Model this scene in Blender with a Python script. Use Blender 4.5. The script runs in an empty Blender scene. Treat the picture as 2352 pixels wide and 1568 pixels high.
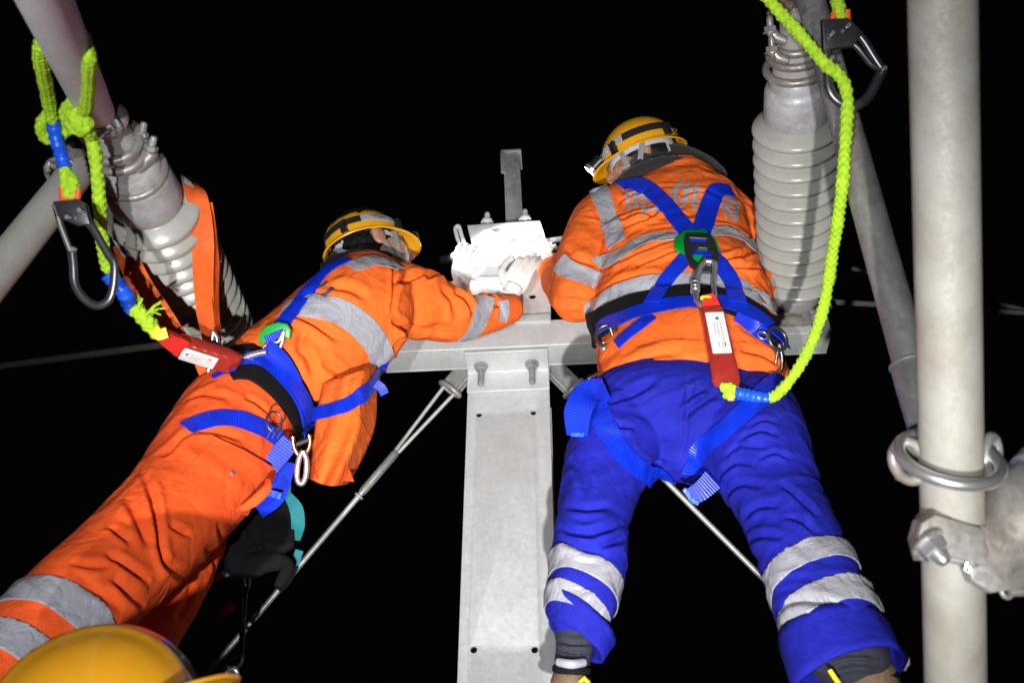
import bpy, bmesh, math, random
import numpy as np
from mathutils import Vector, Matrix, noise
from mathutils.bvhtree import BVHTree

random.seed(7)
np.random.seed(7)
scene = bpy.context.scene
COL = scene.collection
R_ = math.radians

# ------------------------------------------------------------------ camera
PITCH, HFOV = R_(40.0), R_(55.0)
CAMPOS = Vector((0.0, 0.0, 6.0))
cam_d = bpy.data.cameras.new('camera')
cam_d.sensor_width = 36.0
cam_d.angle = HFOV
cam_d.clip_start, cam_d.clip_end = 0.05, 2000.0
cam_d.dof.use_dof = True
cam_d.dof.focus_distance = 2.65
cam_d.dof.aperture_fstop = 5.0
cam = bpy.data.objects.new('camera', cam_d)
COL.objects.link(cam)
cam.location = CAMPOS
cam.rotation_euler = (math.pi / 2 + PITCH, 0, 0)
scene.camera = cam

# ------------------------------------------------------------------ night sky
world = bpy.data.worlds.new('World')
scene.world = world
world.use_nodes = True
bg = world.node_tree.nodes['Background']
bg.inputs['Color'].default_value = (0.20, 0.22, 0.30, 1)
bg.inputs['Strength'].default_value = 0.0035

# ------------------------------------------------------------------ work lamps held by the crew behind the camera
def spot(name, loc, target, watts, size, blend, radius, color):
    d = bpy.data.lights.new(name, 'SPOT')
    d.energy = watts
    d.spot_size = R_(size)
    d.spot_blend = blend
    d.shadow_soft_size = radius
    d.color = color
    o = bpy.data.objects.new(name, d)
    COL.objects.link(o)
    o.location = loc
    o.rotation_euler = (Vector(target) - Vector(loc)).to_track_quat('-Z', 'Y').to_euler()
    return o
spot('crew_lamp', CAMPOS + Vector((-0.02, -0.36, -0.92)), CAMPOS + Vector((0.02, 2.00, 1.60)), 660, 42, 1.0, 0.022, (1.0, 0.98, 0.95))
spot('crew_lamp', CAMPOS + Vector((-0.36, -0.45, -0.42)), CAMPOS + Vector((-0.38, 1.60, 1.62)), 225, 96, 1.0, 0.022, (0.96, 0.97, 1.0))

scene.view_settings.view_transform = 'Standard'
scene.view_settings.look = 'None'
scene.view_settings.exposure = 0.0
scene.view_settings.gamma = 1.0
scene.view_settings.use_curve_mapping = False

# ------------------------------------------------------------------ sight lines: points of the place from bearing and distance
FPX = 1176.0 / math.tan(HFOV / 2)
FW = Vector((0, math.cos(PITCH), math.sin(PITCH)))
UP = Vector((0, -math.sin(PITCH), math.cos(PITCH)))
RT = Vector((1, 0, 0))
def bearing(px, py):
    return RT * ((px - 1176.0) / FPX) - UP * ((py - 784.0) / FPX) + FW
def P(px, py, Y):
    d = bearing(px, py)
    return CAMPOS + d * (Y / d.y)
def PD(px, py, depth):
    return CAMPOS + bearing(px, py) * depth
def mpp(p):
    return (p - CAMPOS).dot(FW) / FPX
def camdir(r, u, d):
    return (RT * r + UP * u + FW * d).normalized()

# ------------------------------------------------------------------ materials
def nodes_of(m):
    nt = m.node_tree
    return nt, nt.nodes['Principled BSDF']
def material(name, color, rough=0.6, metal=0.0, var=0.12, vscale=9.0, bump=0.0, bscale=60.0, coat=0.0, rvar=0.0, sheen=0.0, spec=0.5, emis=None, stretch=None):
    m = bpy.data.materials.new(name)
    m.use_nodes = True
    nt, b = nodes_of(m)
    b.inputs['Roughness'].default_value = rough
    b.inputs['Metallic'].default_value = metal
    b.inputs['Specular IOR Level'].default_value = spec
    b.inputs['Coat Weight'].default_value = coat
    b.inputs['Coat Roughness'].default_value = 0.08
    b.inputs['Sheen Weight'].default_value = sheen
    tc = nt.nodes.new('ShaderNodeTexCoord')
    src = tc.outputs['Object']
    if stretch:
        mp = nt.nodes.new('ShaderNodeMapping')
        mp.inputs['Scale'].default_value = stretch
        nt.links.new(src, mp.inputs['Vector'])
        src = mp.outputs['Vector']
    n = nt.nodes.new('ShaderNodeTexNoise')
    n.inputs['Scale'].default_value = vscale
    n.inputs['Detail'].default_value = 6
    n.inputs['Roughness'].default_value = 0.65
    nt.links.new(src, n.inputs['Vector'])
    cr = nt.nodes.new('ShaderNodeValToRGB')
    c = np.array(color[:3])
    cr.color_ramp.elements[0].position = 0.3
    cr.color_ramp.elements[1].position = 0.7
    cr.color_ramp.elements[0].color = (*(c * (1 - var)), 1)
    cr.color_ramp.elements[1].color = (*np.minimum(c * (1 + var), 1.0), 1)
    nt.links.new(n.outputs['Fac'], cr.inputs['Fac'])
    nt.links.new(cr.outputs['Color'], b.inputs['Base Color'])
    if rvar:
        mr = nt.nodes.new('ShaderNodeMapRange')
        mr.inputs['To Min'].default_value = max(0.02, rough - rvar)
        mr.inputs['To Max'].default_value = min(1, rough + rvar)
        nt.links.new(n.outputs['Fac'], mr.inputs['Value'])
        nt.links.new(mr.outputs['Result'], b.inputs['Roughness'])
    if bump:
        n2 = nt.nodes.new('ShaderNodeTexNoise')
        n2.inputs['Scale'].default_value = bscale
        n2.inputs['Detail'].default_value = 4
        nt.links.new(src, n2.inputs['Vector'])
        bp = nt.nodes.new('ShaderNodeBump')
        bp.inputs['Strength'].default_value = bump
        bp.inputs['Distance'].default_value = 0.003
        nt.links.new(n2.outputs['Fac'], bp.inputs['Height'])
        nt.links.new(bp.outputs['Normal'], b.inputs['Normal'])
    if emis:
        b.inputs['Emission Color'].default_value = (*emis[0], 1)
        b.inputs['Emission Strength'].default_value = emis[1]
    return m
def webbing(name, color, rough=0.45, rib=0.0058, bump=0.9, spec=0.35):
    m = material(name, color, rough, 0, 0.28, 22.0, spec=spec)
    nt, b = nodes_of(m)
    uv = nt.nodes.new('ShaderNodeUVMap')
    uv.uv_map = 'UVMap'
    w = nt.nodes.new('ShaderNodeTexWave')
    w.wave_type = 'BANDS'
    w.bands_direction = 'Y'
    w.inputs['Scale'].default_value = 0.314159 / rib
    w.inputs['Distortion'].default_value = 0.4
    nt.links.new(uv.outputs['UV'], w.inputs['Vector'])
    bp = nt.nodes.new('ShaderNodeBump')
    bp.inputs['Strength'].default_value = bump
    bp.inputs['Distance'].default_value = 0.0012
    nt.links.new(w.outputs['Fac'], bp.inputs['Height'])
    nt.links.new(bp.outputs['Normal'], b.inputs['Normal'])
    return m
def cloth(name, color, fold=0.55, fscale=16.0, spec=0.22, rough=0.82, dirt=0.22):
    """work-worn cotton: weave, small creases, uneven fading"""
    m = material(name, color, rough, 0, 0.10, 34.0, spec=spec)
    nt, b = nodes_of(m)
    tc = nt.nodes.new('ShaderNodeTexCoord')
    nz = nt.nodes.new('ShaderNodeTexNoise')
    nz.inputs['Scale'].default_value = 5.0
    nz.inputs['Detail'].default_value = 7
    nz.inputs['Roughness'].default_value = 0.7
    nt.links.new(tc.outputs['Object'], nz.inputs['Vector'])
    mr = nt.nodes.new('ShaderNodeMapRange')
    mr.inputs['From Min'].default_value = 0.3
    mr.inputs['From Max'].default_value = 0.7
    mr.inputs['To Min'].default_value = 1 - dirt
    mr.inputs['To Max'].default_value = 1.08
    nt.links.new(nz.outputs['Fac'], mr.inputs['Value'])
    mx = nt.nodes.new('ShaderNodeMix')
    mx.data_type = 'RGBA'
    mx.blend_type = 'MULTIPLY'
    mx.inputs['Factor'].default_value = 1.0
    old = b.inputs['Base Color'].links[0].from_socket
    nt.links.new(old, mx.inputs[6])
    nt.links.new(mr.outputs['Result'], mx.inputs[7])
    nt.links.new(mx.outputs[2], b.inputs['Base Color'])
    # creases: warped ridges at two sizes
    def ridge(scale, dist, w, prev, strength):
        n = nt.nodes.new('ShaderNodeTexNoise')
        n.inputs['Scale'].default_value = scale
        n.inputs['Detail'].default_value = 2.5
        n.inputs['Distortion'].default_value = dist
        nt.links.new(tc.outputs['Object'], n.inputs['Vector'])
        sb = nt.nodes.new('ShaderNodeMath'); sb.operation = 'SUBTRACT'; sb.inputs[1].default_value = 0.5
        ab = nt.nodes.new('ShaderNodeMath'); ab.operation = 'ABSOLUTE'
        pw = nt.nodes.new('ShaderNodeMath'); pw.operation = 'POWER'; pw.inputs[1].default_value = 0.7
        nt.links.new(n.outputs['Fac'], sb.inputs[0]); nt.links.new(sb.outputs[0], ab.inputs[0]); nt.links.new(ab.outputs[0], pw.inputs[0])
        bp = nt.nodes.new('ShaderNodeBump')
        bp.inputs['Strength'].default_value = strength
        bp.inputs['Distance'].default_value = w
        nt.links.new(pw.outputs[0], bp.inputs['Height'])
        if prev is not None:
            nt.links.new(prev, bp.inputs['Normal'])
        return bp.outputs['Normal']
    r1 = ridge(fscale * 0.55, 0.9, 0.022, None, fold)
    r2 = ridge(fscale * 1.7, 1.2, 0.006, r1, fold)
    wv = nt.nodes.new('ShaderNodeTexNoise')
    wv.inputs['Scale'].default_value = 420.0
    nt.links.new(tc.outputs['Object'], wv.inputs['Vector'])
    bp = nt.nodes.new('ShaderNodeBump')
    bp.inputs['Strength'].default_value = 0.35
    bp.inputs['Distance'].default_value = 0.0015
    nt.links.new(wv.outputs['Fac'], bp.inputs['Height'])
    nt.links.new(r2, bp.inputs['Normal'])
    nt.links.new(bp.outputs['Normal'], b.inputs['Normal'])
    return m
def galvanised(name, color, rough=0.5, metal=0.2, spangle=0.10, stain=0.22, sscale=70.0):
    """zinc spangle, dull streaks, brownish stains and scuffs"""
    m = material(name, color, rough, metal, 0.07, 14.0, 0.10, 80.0)
    nt, b = nodes_of(m)
    tc = nt.nodes.new('ShaderNodeTexCoord')
    vo = nt.nodes.new('ShaderNodeTexVoronoi')
    vo.inputs['Scale'].default_value = sscale
    nt.links.new(tc.outputs['Object'], vo.inputs['Vector'])
    sp = nt.nodes.new('ShaderNodeSeparateColor')
    nt.links.new(vo.outputs['Color'], sp.inputs[0])
    mr = nt.nodes.new('ShaderNodeMapRange')
    mr.inputs['To Min'].default_value = 1 - spangle
    mr.inputs['To Max'].default_value = 1 + spangle * 0.5
    nt.links.new(sp.outputs[0], mr.inputs['Value'])
    mx = nt.nodes.new('ShaderNodeMix'); mx.data_type = 'RGBA'; mx.blend_type = 'MULTIPLY'; mx.inputs['Factor'].default_value = 1
    old = b.inputs['Base Color'].links[0].from_socket
    nt.links.new(old, mx.inputs[6]); nt.links.new(mr.outputs['Result'], mx.inputs[7])
    mp = nt.nodes.new('ShaderNodeMapping')
    mp.inputs['Scale'].default_value = (6.0, 6.0, 1.4)
    nt.links.new(tc.outputs['Object'], mp.inputs['Vector'])
    nz = nt.nodes.new('ShaderNodeTexNoise')
    nz.inputs['Scale'].default_value = 2.2
    nz.inputs['Detail'].default_value = 8
    nz.inputs['Roughness'].default_value = 0.72
    nt.links.new(mp.outputs['Vector'], nz.inputs['Vector'])
    cr = nt.nodes.new('ShaderNodeValToRGB')
    cr.color_ramp.elements[0].position = 0.36
    cr.color_ramp.elements[1].position = 0.58
    cr.color_ramp.elements[0].color = (1 - stain * 0.8, 1 - stain, 1 - stain * 1.25, 1)
    cr.color_ramp.elements[1].color = (1, 1, 1, 1)
    nt.links.new(nz.outputs['Fac'], cr.inputs['Fac'])
    m2 = nt.nodes.new('ShaderNodeMix'); m2.data_type = 'RGBA'; m2.blend_type = 'MULTIPLY'; m2.inputs['Factor'].default_value = 1
    nt.links.new(mx.outputs[2], m2.inputs[6]); nt.links.new(cr.outputs['Color'], m2.inputs[7])
    nt.links.new(m2.outputs[2], b.inputs['Base Color'])
    mr2 = nt.nodes.new('ShaderNodeMapRange')
    mr2.inputs['To Min'].default_value = rough - min(0.12, spangle * 1.5)
    mr2.inputs['To Max'].default_value = rough + 0.15
    nt.links.new(sp.outputs[1], mr2.inputs['Value'])
    nt.links.new(mr2.outputs['Result'], b.inputs['Roughness'])
    return m
M = {}
M['orange'] = cloth('orange_cotton_twill', (0.90, 0.108, 0.018), 0.30)
M['orange_jacket'] = cloth('orange_jacket_cotton', (0.90, 0.152, 0.020), 0.32)
M['blue_cloth'] = cloth('royal_blue_cotton', (0.012, 0.016, 0.37), 0.40, 13.0, dirt=0.35)
M['tape'] = cloth('silver_reflective_tape', (0.33, 0.33, 0.37), 0.35, 26.0, 0.5, 0.42, 0.14)
M['navy'] = material('dark_navy_cloth', (0.02, 0.022, 0.035), 0.85, 0, 0.2, 20, 0.4, 90)
M['black_cloth'] = material('black_padded_cloth', (0.005, 0.005, 0.006), 0.85, 0, 0.25, 30, 0.4, 140, spec=0.2)
M['fleece'] = material('dark_brown_fleece', (0.016, 0.012, 0.012), 0.95, 0, 0.35, 60, 0.8, 120, sheen=0.1)
M['web'] = webbing('blue_polyester_webbing', (0.004, 0.030, 0.60), rough=0.36, spec=0.5)
M['web_orange'] = webbing('orange_sling_webbing', (0.88, 0.13, 0.02), rib=0.0034)
M['web_red'] = webbing('red_webbing', (0.62, 0.02, 0.012), rib=0.004)
M['stitch'] = material('pale_stitching_thread', (0.10, 0.18, 0.75), 0.7)
M['rope'] = material('neon_green_rope', (0.40, 0.68, 0.02), 0.8, 0, 0.25, 60, 0.8, 420)
M['blue_sleeve'] = material('blue_heat_shrink_sleeve', (0.01, 0.10, 0.75), 0.35, 0, 0.12, 40, 0.6, 90)
M['galv'] = galvanised('galvanised_steel', (0.54, 0.565, 0.57), 0.5, 0.2, 0.06, 0.08, 110.0)
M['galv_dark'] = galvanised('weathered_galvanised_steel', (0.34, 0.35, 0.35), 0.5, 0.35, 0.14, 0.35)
M['tube'] = galvanised('aluminium_cantilever_tube', (0.47, 0.46, 0.43), 0.66, 0.10, 0.02, 0.20, 220.0)
M['tube_shaded'] = galvanised('shaded_aluminium_pole', (0.33, 0.32, 0.29), 0.62, 0.12, 0.02, 0.22, 220.0)  # tube aluminium darkened: weaker lamplight on the near pole put into the colour
M['tube_lit'] = galvanised('lit_aluminium_tube', (0.68, 0.68, 0.70), 0.6, 0.10, 0.02, 0.12, 220.0)  # tube aluminium lightened: extra lamplight on the left upper tube, put into the colour
M['cast'] = galvanised('cast_aluminium', (0.40, 0.39, 0.375), 0.42, 0.45, 0.10, 0.40, 120.0)
M['rusty'] = material('rust_stained_fitting', (0.20, 0.145, 0.11), 0.7, 0.25, 0.4, 26, 0.5, 90)
M['chrome'] = material('polished_steel', (0.62, 0.62, 0.62), 0.30, 0.85, 0.05, 30)
M['dark_chrome'] = material('blackened_steel', (0.10, 0.10, 0.11), 0.30, 0.75, 0.2, 30)
M['brass'] = material('brass_ring', (0.65, 0.45, 0.12), 0.25, 1.0, 0.1, 30)
M['porcelain'] = material('grey_glazed_porcelain', (0.36, 0.355, 0.325), 0.24, 0, 0.14, 9, 0.03, 30, coat=0.0)
M['cap'] = galvanised('galvanised_insulator_cap', (0.50, 0.51, 0.53), 0.5, 0.15, 0.08, 0.35, 90.0)
M['helmet'] = material('yellow_hard_hat_plastic', (0.70, 0.335, 0.010), 0.30, 0, 0.05, 12, 0.03, 150, coat=0.25)
M['helmet_shaded'] = material('shaded_yellow_hard_hat_plastic', (0.33, 0.15, 0.007), 0.22, 0, 0.10, 9, 0.05, 90, coat=0.4)  # yellow hat plastic with the dim foreground light painted in as a darker base
M['strap_grey'] = material('grey_webbing', (0.20, 0.21, 0.21), 0.7, 0, 0.1, 60, 0.3, 200)
M['strap_black'] = material('black_elastic_strap', (0.012, 0.012, 0.013), 0.6, 0, 0.2, 60, 0.3, 200)
M['strap_silver'] = material('pale_grey_elastic_strap', (0.33, 0.33, 0.38), 0.65, 0, 0.1, 60, 0.3, 200)
M['plastic_grey'] = material('pale_grey_plastic', (0.42, 0.45, 0.52), 0.4, 0, 0.08, 30)
M['plastic_black'] = material('black_plastic', (0.012, 0.012, 0.013), 0.3, 0, 0.15, 30)
M['green'] = material('green_moulded_plastic', (0.0, 0.30, 0.03), 0.4, 0, 0.12, 30, 0.1, 90)
M['skin'] = material('skin', (0.30, 0.15, 0.095), 0.5, 0, 0.12, 30, 0.2, 160)
M['hair'] = material('black_hair', (0.004, 0.0035, 0.0035), 0.7, 0, 0.3, 80, 0.8, 150, spec=0.2)
M['glove'] = material('white_knit_glove', (0.78, 0.77, 0.74), 0.9, 0, 0.06, 40, 0.6, 220)
M['red_film'] = material('red_shrink_film', (0.30, 0.025, 0.018), 0.22, 0, 0.2, 26, 0.5, 30, coat=0.5)
M['label'] = material('white_paper_label', (0.66, 0.68, 0.66), 0.55, 0, 0.04, 30)
M['ink_red'] = material('red_print', (0.75, 0.08, 0.06), 0.6)
M['ink_green'] = material('green_print', (0.0, 0.22, 0.14), 0.6)
M['ink_grey'] = material('grey_print', (0.30, 0.36, 0.34), 0.6)
M['ink_dark'] = material('dark_print', (0.05, 0.05, 0.09), 0.6)
M['ink_pale'] = material('pale_print', (0.38, 0.38, 0.40), 0.6)
M['teal'] = material('teal_binding_cloth', (0.0, 0.16, 0.18), 0.7, 0, 0.12, 40, 0.4, 200)
M['leather'] = material('brown_suede_boot', (0.17, 0.11, 0.06), 0.85, 0, 0.2, 60, 0.7, 160)
M['yellow_lace'] = material('yellow_boot_lace', (0.75, 0.62, 0.02), 0.7)
M['white_sole'] = material('white_rubber', (0.68, 0.68, 0.66), 0.6)
M['wire'] = material('galvanised_wire_strand', (0.52, 0.52, 0.50), 0.45, 0.4, 0.12, 40)
M['wire_dark'] = material('weathered_wire_strand', (0.13, 0.12, 0.10), 0.6, 0.4, 0.2, 40)
M['led'] = material('lit_headlamp_lens', (1, 1, 1), 0.2, emis=((0.9, 0.95, 1.0), 60.0))
M['glass'] = material('headlamp_lens', (0.25, 0.25, 0.3), 0.05, 0.6)
M['seam'] = material('dark_seam_thread', (0.62, 0.085, 0.012), 0.8)
M['seam_blue'] = material('navy_seam_thread', (0.014, 0.014, 0.24), 0.8)
M['rubber_orange'] = material('orange_rubber_grip', (0.85, 0.10, 0.02), 0.5)
M['yellow_tube'] = material('yellow_thimble', (0.80, 0.55, 0.01), 0.45)
M['ballast'] = material('trackside_ballast', (0.12, 0.115, 0.11), 0.95, 0, 0.4, 12, 0.9, 20)

# ------------------------------------------------------------------ object helpers
def tag(o, label, cat, group=None):
    o['label'] = label
    o['category'] = cat
    o['kind'] = 'thing'
    if group:
        o['group'] = group
    return o
def thing(name, loc, label, cat, group=None):
    o = bpy.data.objects.new(name, None)
    COL.objects.link(o)
    o.location = loc
    o.empty_display_size = 0.05
    return tag(o, label, cat, group)
def world_inv(p):
    if p.type != 'EMPTY':
        return Matrix.Identity(4)
    m = Matrix.Identity(4)
    while p is not None:
        m = Matrix.Translation(p.location) @ m if p.type == 'EMPTY' else m
        p = p.parent
    return m.inverted()
def link(name, me, mat=None, parent=None, smooth=35):
    o = bpy.data.objects.new(name, me)
    COL.objects.link(o)
    if mat is not None and len(me.materials) == 0:
        me.materials.append(mat)
    if smooth and len(me.polygons):
        me.shade_smooth()
        if smooth < 180:
            me.set_sharp_from_angle(angle=R_(smooth))
    if parent is not None:
        o.parent = parent
        o.matrix_parent_inverse = world_inv(parent)
    return o
class Geo:
    """collects vertices and faces (with optional uv) of one piece"""
    def __init__(s):
        s.v, s.f, s.uv = [], [], []
    def add(s, verts, faces, uvs=None):
        n = len(s.v)
        s.v.extend([tuple(v) for v in verts])
        for k, f in enumerate(faces):
            s.f.append(tuple(i + n for i in f))
            s.uv.append(uvs[k] if uvs else None)
        return s
    def mesh(s, name='m'):
        me = bpy.data.meshes.new(name)
        me.from_pydata(s.v, [], s.f)
        if any(u is not None for u in s.uv):
            l = me.uv_layers.new(name='UVMap')
            k = 0
            for f, u in zip(s.f, s.uv):
                for j in range(len(f)):
                    l.data[k].uv = u[j] if u else (0, 0)
                    k += 1
        me.validate()
        me.update()
        return me
    def obj(s, name, mat, parent=None, smooth=35):
        return link(name, s.mesh(name), mat, parent, smooth)

def catmull(pts, n=6, closed=False):
    pts = [np.array(p, float) for p in pts]
    N = len(pts)
    out = []
    rng = range(N if closed else N - 1)
    for i in rng:
        p1, p2 = pts[i], pts[(i + 1) % N]
        p0 = pts[(i - 1) % N] if (closed or i > 0) else 2 * p1 - p2
        p3 = pts[(i + 2) % N] if (closed or i < N - 2) else 2 * p2 - p1
        for k in range(n):
            t = k / n
            out.append(0.5 * ((2 * p1) + (-p0 + p2) * t + (2 * p0 - 5 * p1 + 4 * p2 - p3) * t * t + (-p0 + 3 * p1 - 3 * p2 + p3) * t ** 3))
    if not closed:
        out.append(pts[-1])
    return out
def resample(pts, ds):
    pts = np.array([tuple(p) for p in pts], float)
    d = np.r_[0, np.cumsum(np.linalg.norm(np.diff(pts, axis=0), axis=1))]
    n = max(2, int(round(d[-1] / ds)) + 1)
    s = np.linspace(0, d[-1], n)
    return np.stack([np.interp(s, d, pts[:, k]) for k in range(pts.shape[1])], 1), s
def frames(pts):
    P_ = [Vector(p) for p in pts]
    T = []
    for i in range(len(P_)):
        a, b = P_[max(0, i - 1)], P_[min(len(P_) - 1, i + 1)]
        t = (b - a)
        T.append(t.normalized() if t.length > 1e-9 else Vector((0, 0, 1)))
    n = T[0].orthogonal().normalized()
    N = []
    for t in T:
        n = (n - t * n.dot(t))
        n = n.normalized() if n.length > 1e-6 else t.orthogonal().normalized()
        N.append(n.copy())
    return P_, T, N
def g_tube(g, pts, rad, seg=12, caps=True, flat=None, closed=False):
    """round (or flattened: flat=(dir, ratio)) bar along pts"""
    P_, T, N = frames(pts)
    if closed:
        for i in (0, len(P_) - 1):
            T[i] = (P_[1] - P_[-2]).normalized() if len(P_) > 2 else T[i]
    if not hasattr(rad, '__len__'):
        rad = [rad] * len(P_)
    vs, fs = [], []
    for p, t, n, r in zip(P_, T, N, rad):
        if flat:
            n = Vector(flat[0])
            n = (n - t * n.dot(t)).normalized()
        b = t.cross(n)
        for k in range(seg):
            a = 2 * math.pi * k / seg
            vs.append(p + n * (r * math.cos(a) * (flat[1] if flat else 1)) + b * (r * math.sin(a)))
    m = len(P_)
    for i in range(m - 1):
        for k in range(seg):
            k2 = (k + 1) % seg
            fs.append((i * seg + k, i * seg + k2, (i + 1) * seg + k2, (i + 1) * seg + k))
    if closed:
        pass
    if caps and not closed:
        fs.append(tuple(reversed(range(seg))))
        fs.append(tuple((m - 1) * seg + k for k in range(seg)))
    g.add(vs, fs)
    return g
def tube(name, pts, rad, mat, parent=None, seg=12, smooth=40, **k):
    return g_tube(Geo(), pts, rad, seg, **k).obj(name, mat, parent, smooth)
def axes_from(z, hint=Vector((0.3, 0.2, 1))):
    z = Vector(z).normalized()
    x = hint - z * hint.dot(z)
    if x.length < 1e-4:
        x = z.orthogonal()
    x.normalize()
    return x, z.cross(x), z
def g_lathe(g, prof, origin, axis, seg=40):
    x, y, z = axes_from(axis)
    o = Vector(origin)
    vs, fs = [], []
    for r, h in prof:
        for k in range(seg):
            a = 2 * math.pi * k / seg
            vs.append(o + z * h + (x * math.cos(a) + y * math.sin(a)) * r)
    for i in range(len(prof) - 1):
        for k in range(seg):
            k2 = (k + 1) % seg
            fs.append((i * seg + k, i * seg + k2, (i + 1) * seg + k2, (i + 1) * seg + k))
    fs.append(tuple(reversed(range(seg))))
    fs.append(tuple((len(prof) - 1) * seg + k for k in range(seg)))
    g.add(vs, fs)
    return g
def lathe(name, prof, origin, axis, mat, parent=None, seg=40, smooth=35):
    return g_lathe(Geo(), prof, origin, axis, seg).obj(name, mat, parent, smooth)
def rod(name, a, b, r, mat, parent=None, seg=20, bev=None):
    a, b = Vector(a), Vector(b)
    L = (b - a).length
    e = bev if bev is not None else min(r * 0.18, L * 0.2)
    return lathe(name, [(r - e, 0), (r, e), (r, L - e), (r - e, L)], a, b - a, mat, parent, seg)
def hexa(name, c, axis, r, h, mat, parent=None):
    e = r * 0.12
    return lathe(name, [(r - e, 0), (r, e), (r, h - e), (r - e, h)], c, axis, mat, parent, 6, smooth=20)
def bolt(c, axis, r, L, mat, parent, nut_at=0.35, name='bolt'):
    """threaded stud with a nut and a washer"""
    ax = Vector(axis).normalized()
    c = Vector(c)
    prof = [(r * 0.7, 0)]
    n = 16
    for i in range(n + 1):
        prof.append((r * (1.0 if i % 2 else 0.88), 0.004 + (L - 0.008) * i / n))
    prof.append((r * 0.7, L))
    b = lathe(name, prof, c, ax, mat, parent, 16, smooth=60)
    hexa('nut', c + ax * (L * nut_at), ax, r * 1.75, r * 1.5, mat, b)
    lathe('washer', [(r * 2.1, 0), (r * 2.2, 0.0006), (r * 2.2, 0.003), (r * 2.1, 0.0035)], c + ax * (L * nut_at - 0.0038), ax, mat, b, 20)
    return b
def box(name, c, half, mat, parent=None, ax=None, bev=0.003, seg=2, taper=None):
    """bevelled block; ax = three axes"""
    bm = bmesh.new()
    bmesh.ops.create_cube(bm, size=2.0)
    ax = ax or (Vector((1, 0, 0)), Vector((0, 1, 0)), Vector((0, 0, 1)))
    for v in bm.verts:
        s = v.co.copy()
        k = 1.0
        if taper and s.z > 0:
            k = taper
        v.co = Vector(c) + ax[0] * (s.x * half[0] * k) + ax[1] * (s.y * half[1] * k) + ax[2] * (s.z * half[2])
    if bev:
        bmesh.ops.bevel(bm, geom=bm.edges[:], offset=bev, segments=seg, affect='EDGES', profile=0.6)
    bmesh.ops.recalc_face_normals(bm, faces=bm.faces[:])
    me = bpy.data.meshes.new(name)
    bm.to_mesh(me)
    bm.free()
    return link(name, me, mat, parent, 40)
def plate(name, outline, holes, thick, o, ax, mat, parent=None, bev=0.0015):
    """flat plate with real holes: outline/holes in metres in the (ax0, ax1) plane, thickness along ax2"""
    cu = bpy.data.curves.new(name, 'CURVE')
    cu.dimensions = '2D'
    cu.fill_mode = 'BOTH'
    cu.extrude = max(thick / 2 - bev, 0.0002)
    cu.bevel_depth = bev
    cu.bevel_resolution = 1
    for poly in [outline] + list(holes):
        sp = cu.splines.new('POLY')
        sp.points.add(len(poly) - 1)
        for q, (x, y) in zip(sp.points, poly):
            q.co = (x, y, 0, 1)
        sp.use_cyclic_u = True
    tmp = bpy.data.objects.new('tmp', cu)
    COL.objects.link(tmp)
    me = bpy.data.meshes.new_from_object(tmp.evaluated_get(bpy.context.evaluated_depsgraph_get()))
    bpy.data.objects.remove(tmp)
    o = Vector(o)
    A = [Vector(a) for a in ax]
    for v in me.vertices:
        c = v.co
        v.co = o + A[0] * c.x + A[1] * c.y + A[2] * c.z
    bm = bmesh.new()
    bm.from_mesh(me)
    bmesh.ops.remove_doubles(bm, verts=bm.verts[:], dist=1e-5)
    bmesh.ops.recalc_face_normals(bm, faces=bm.faces[:])
    bm.to_mesh(me)
    bm.free()
    me.materials.clear()
    return link(name, me, mat, parent, 30)
def circle(cx, cy, r, n=20, ry=None):
    return [(cx + r * math.cos(2 * math.pi * k / n), cy + (ry or r) * math.sin(2 * math.pi * k / n)) for k in range(n)]
def rrect(x0, y0, x1, y1, r, n=4):
    out = []
    for cx, cy, a0 in ((x1 - r, y1 - r, 0), (x0 + r, y1 - r, 90), (x0 + r, y0 + r, 180), (x1 - r, y0 + r, 270)):
        for k in range(n + 1):
            a = R_(a0 + 90 * k / n)
            out.append((cx + r * math.cos(a), cy + r * math.sin(a)))
    return out
def ring(name, c, axis, R, r, mat, parent=None, seg=36, sub=10, sx=1.0, sy=1.0, hint=Vector((0.3, 0.2, 1))):
    x, y, z = axes_from(axis, hint)
    vs, fs = [], []
    c = Vector(c)
    for i in range(seg):
        a = 2 * math.pi * i / seg
        d = (x * math.cos(a) * sx + y * math.sin(a) * sy)
        dn = d.normalized()
        for k in range(sub):
            b = 2 * math.pi * k / sub
            vs.append(c + d * R + dn * (r * math.cos(b)) + z * (r * math.sin(b)))
    for i in range(seg):
        for k in range(sub):
            i2, k2 = (i + 1) % seg, (k + 1) % sub
            fs.append((i * sub + k, i2 * sub + k, i2 * sub + k2, i * sub + k2))
    return Geo().add(vs, fs).obj(name, mat, parent, 60)

# ------------------------------------------------------------------ numpy gradient noise
_perm = np.random.permutation(512)
_perm = np.r_[_perm, _perm]
_grad = np.random.randn(512, 3)
_grad /= np.linalg.norm(_grad, axis=1)[:, None]
def perlin(p):
    i = np.floor(p).astype(int)
    f = p - i
    u = f * f * f * (f * (f * 6 - 15) + 10)
    tot = 0
    for dx in (0, 1):
        for dy in (0, 1):
            for dz in (0, 1):
                h = _perm[(_perm[(_perm[(i[:, 0] + dx) % 512] + i[:, 1] + dy) % 512] + i[:, 2] + dz) % 512]
                g = _grad[h]
                d = f - np.array([dx, dy, dz])
                w = (u[:, 0] if dx else 1 - u[:, 0]) * (u[:, 1] if dy else 1 - u[:, 1]) * (u[:, 2] if dz else 1 - u[:, 2])
                tot = tot + w * (g * d).sum(1)
    return tot

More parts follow.
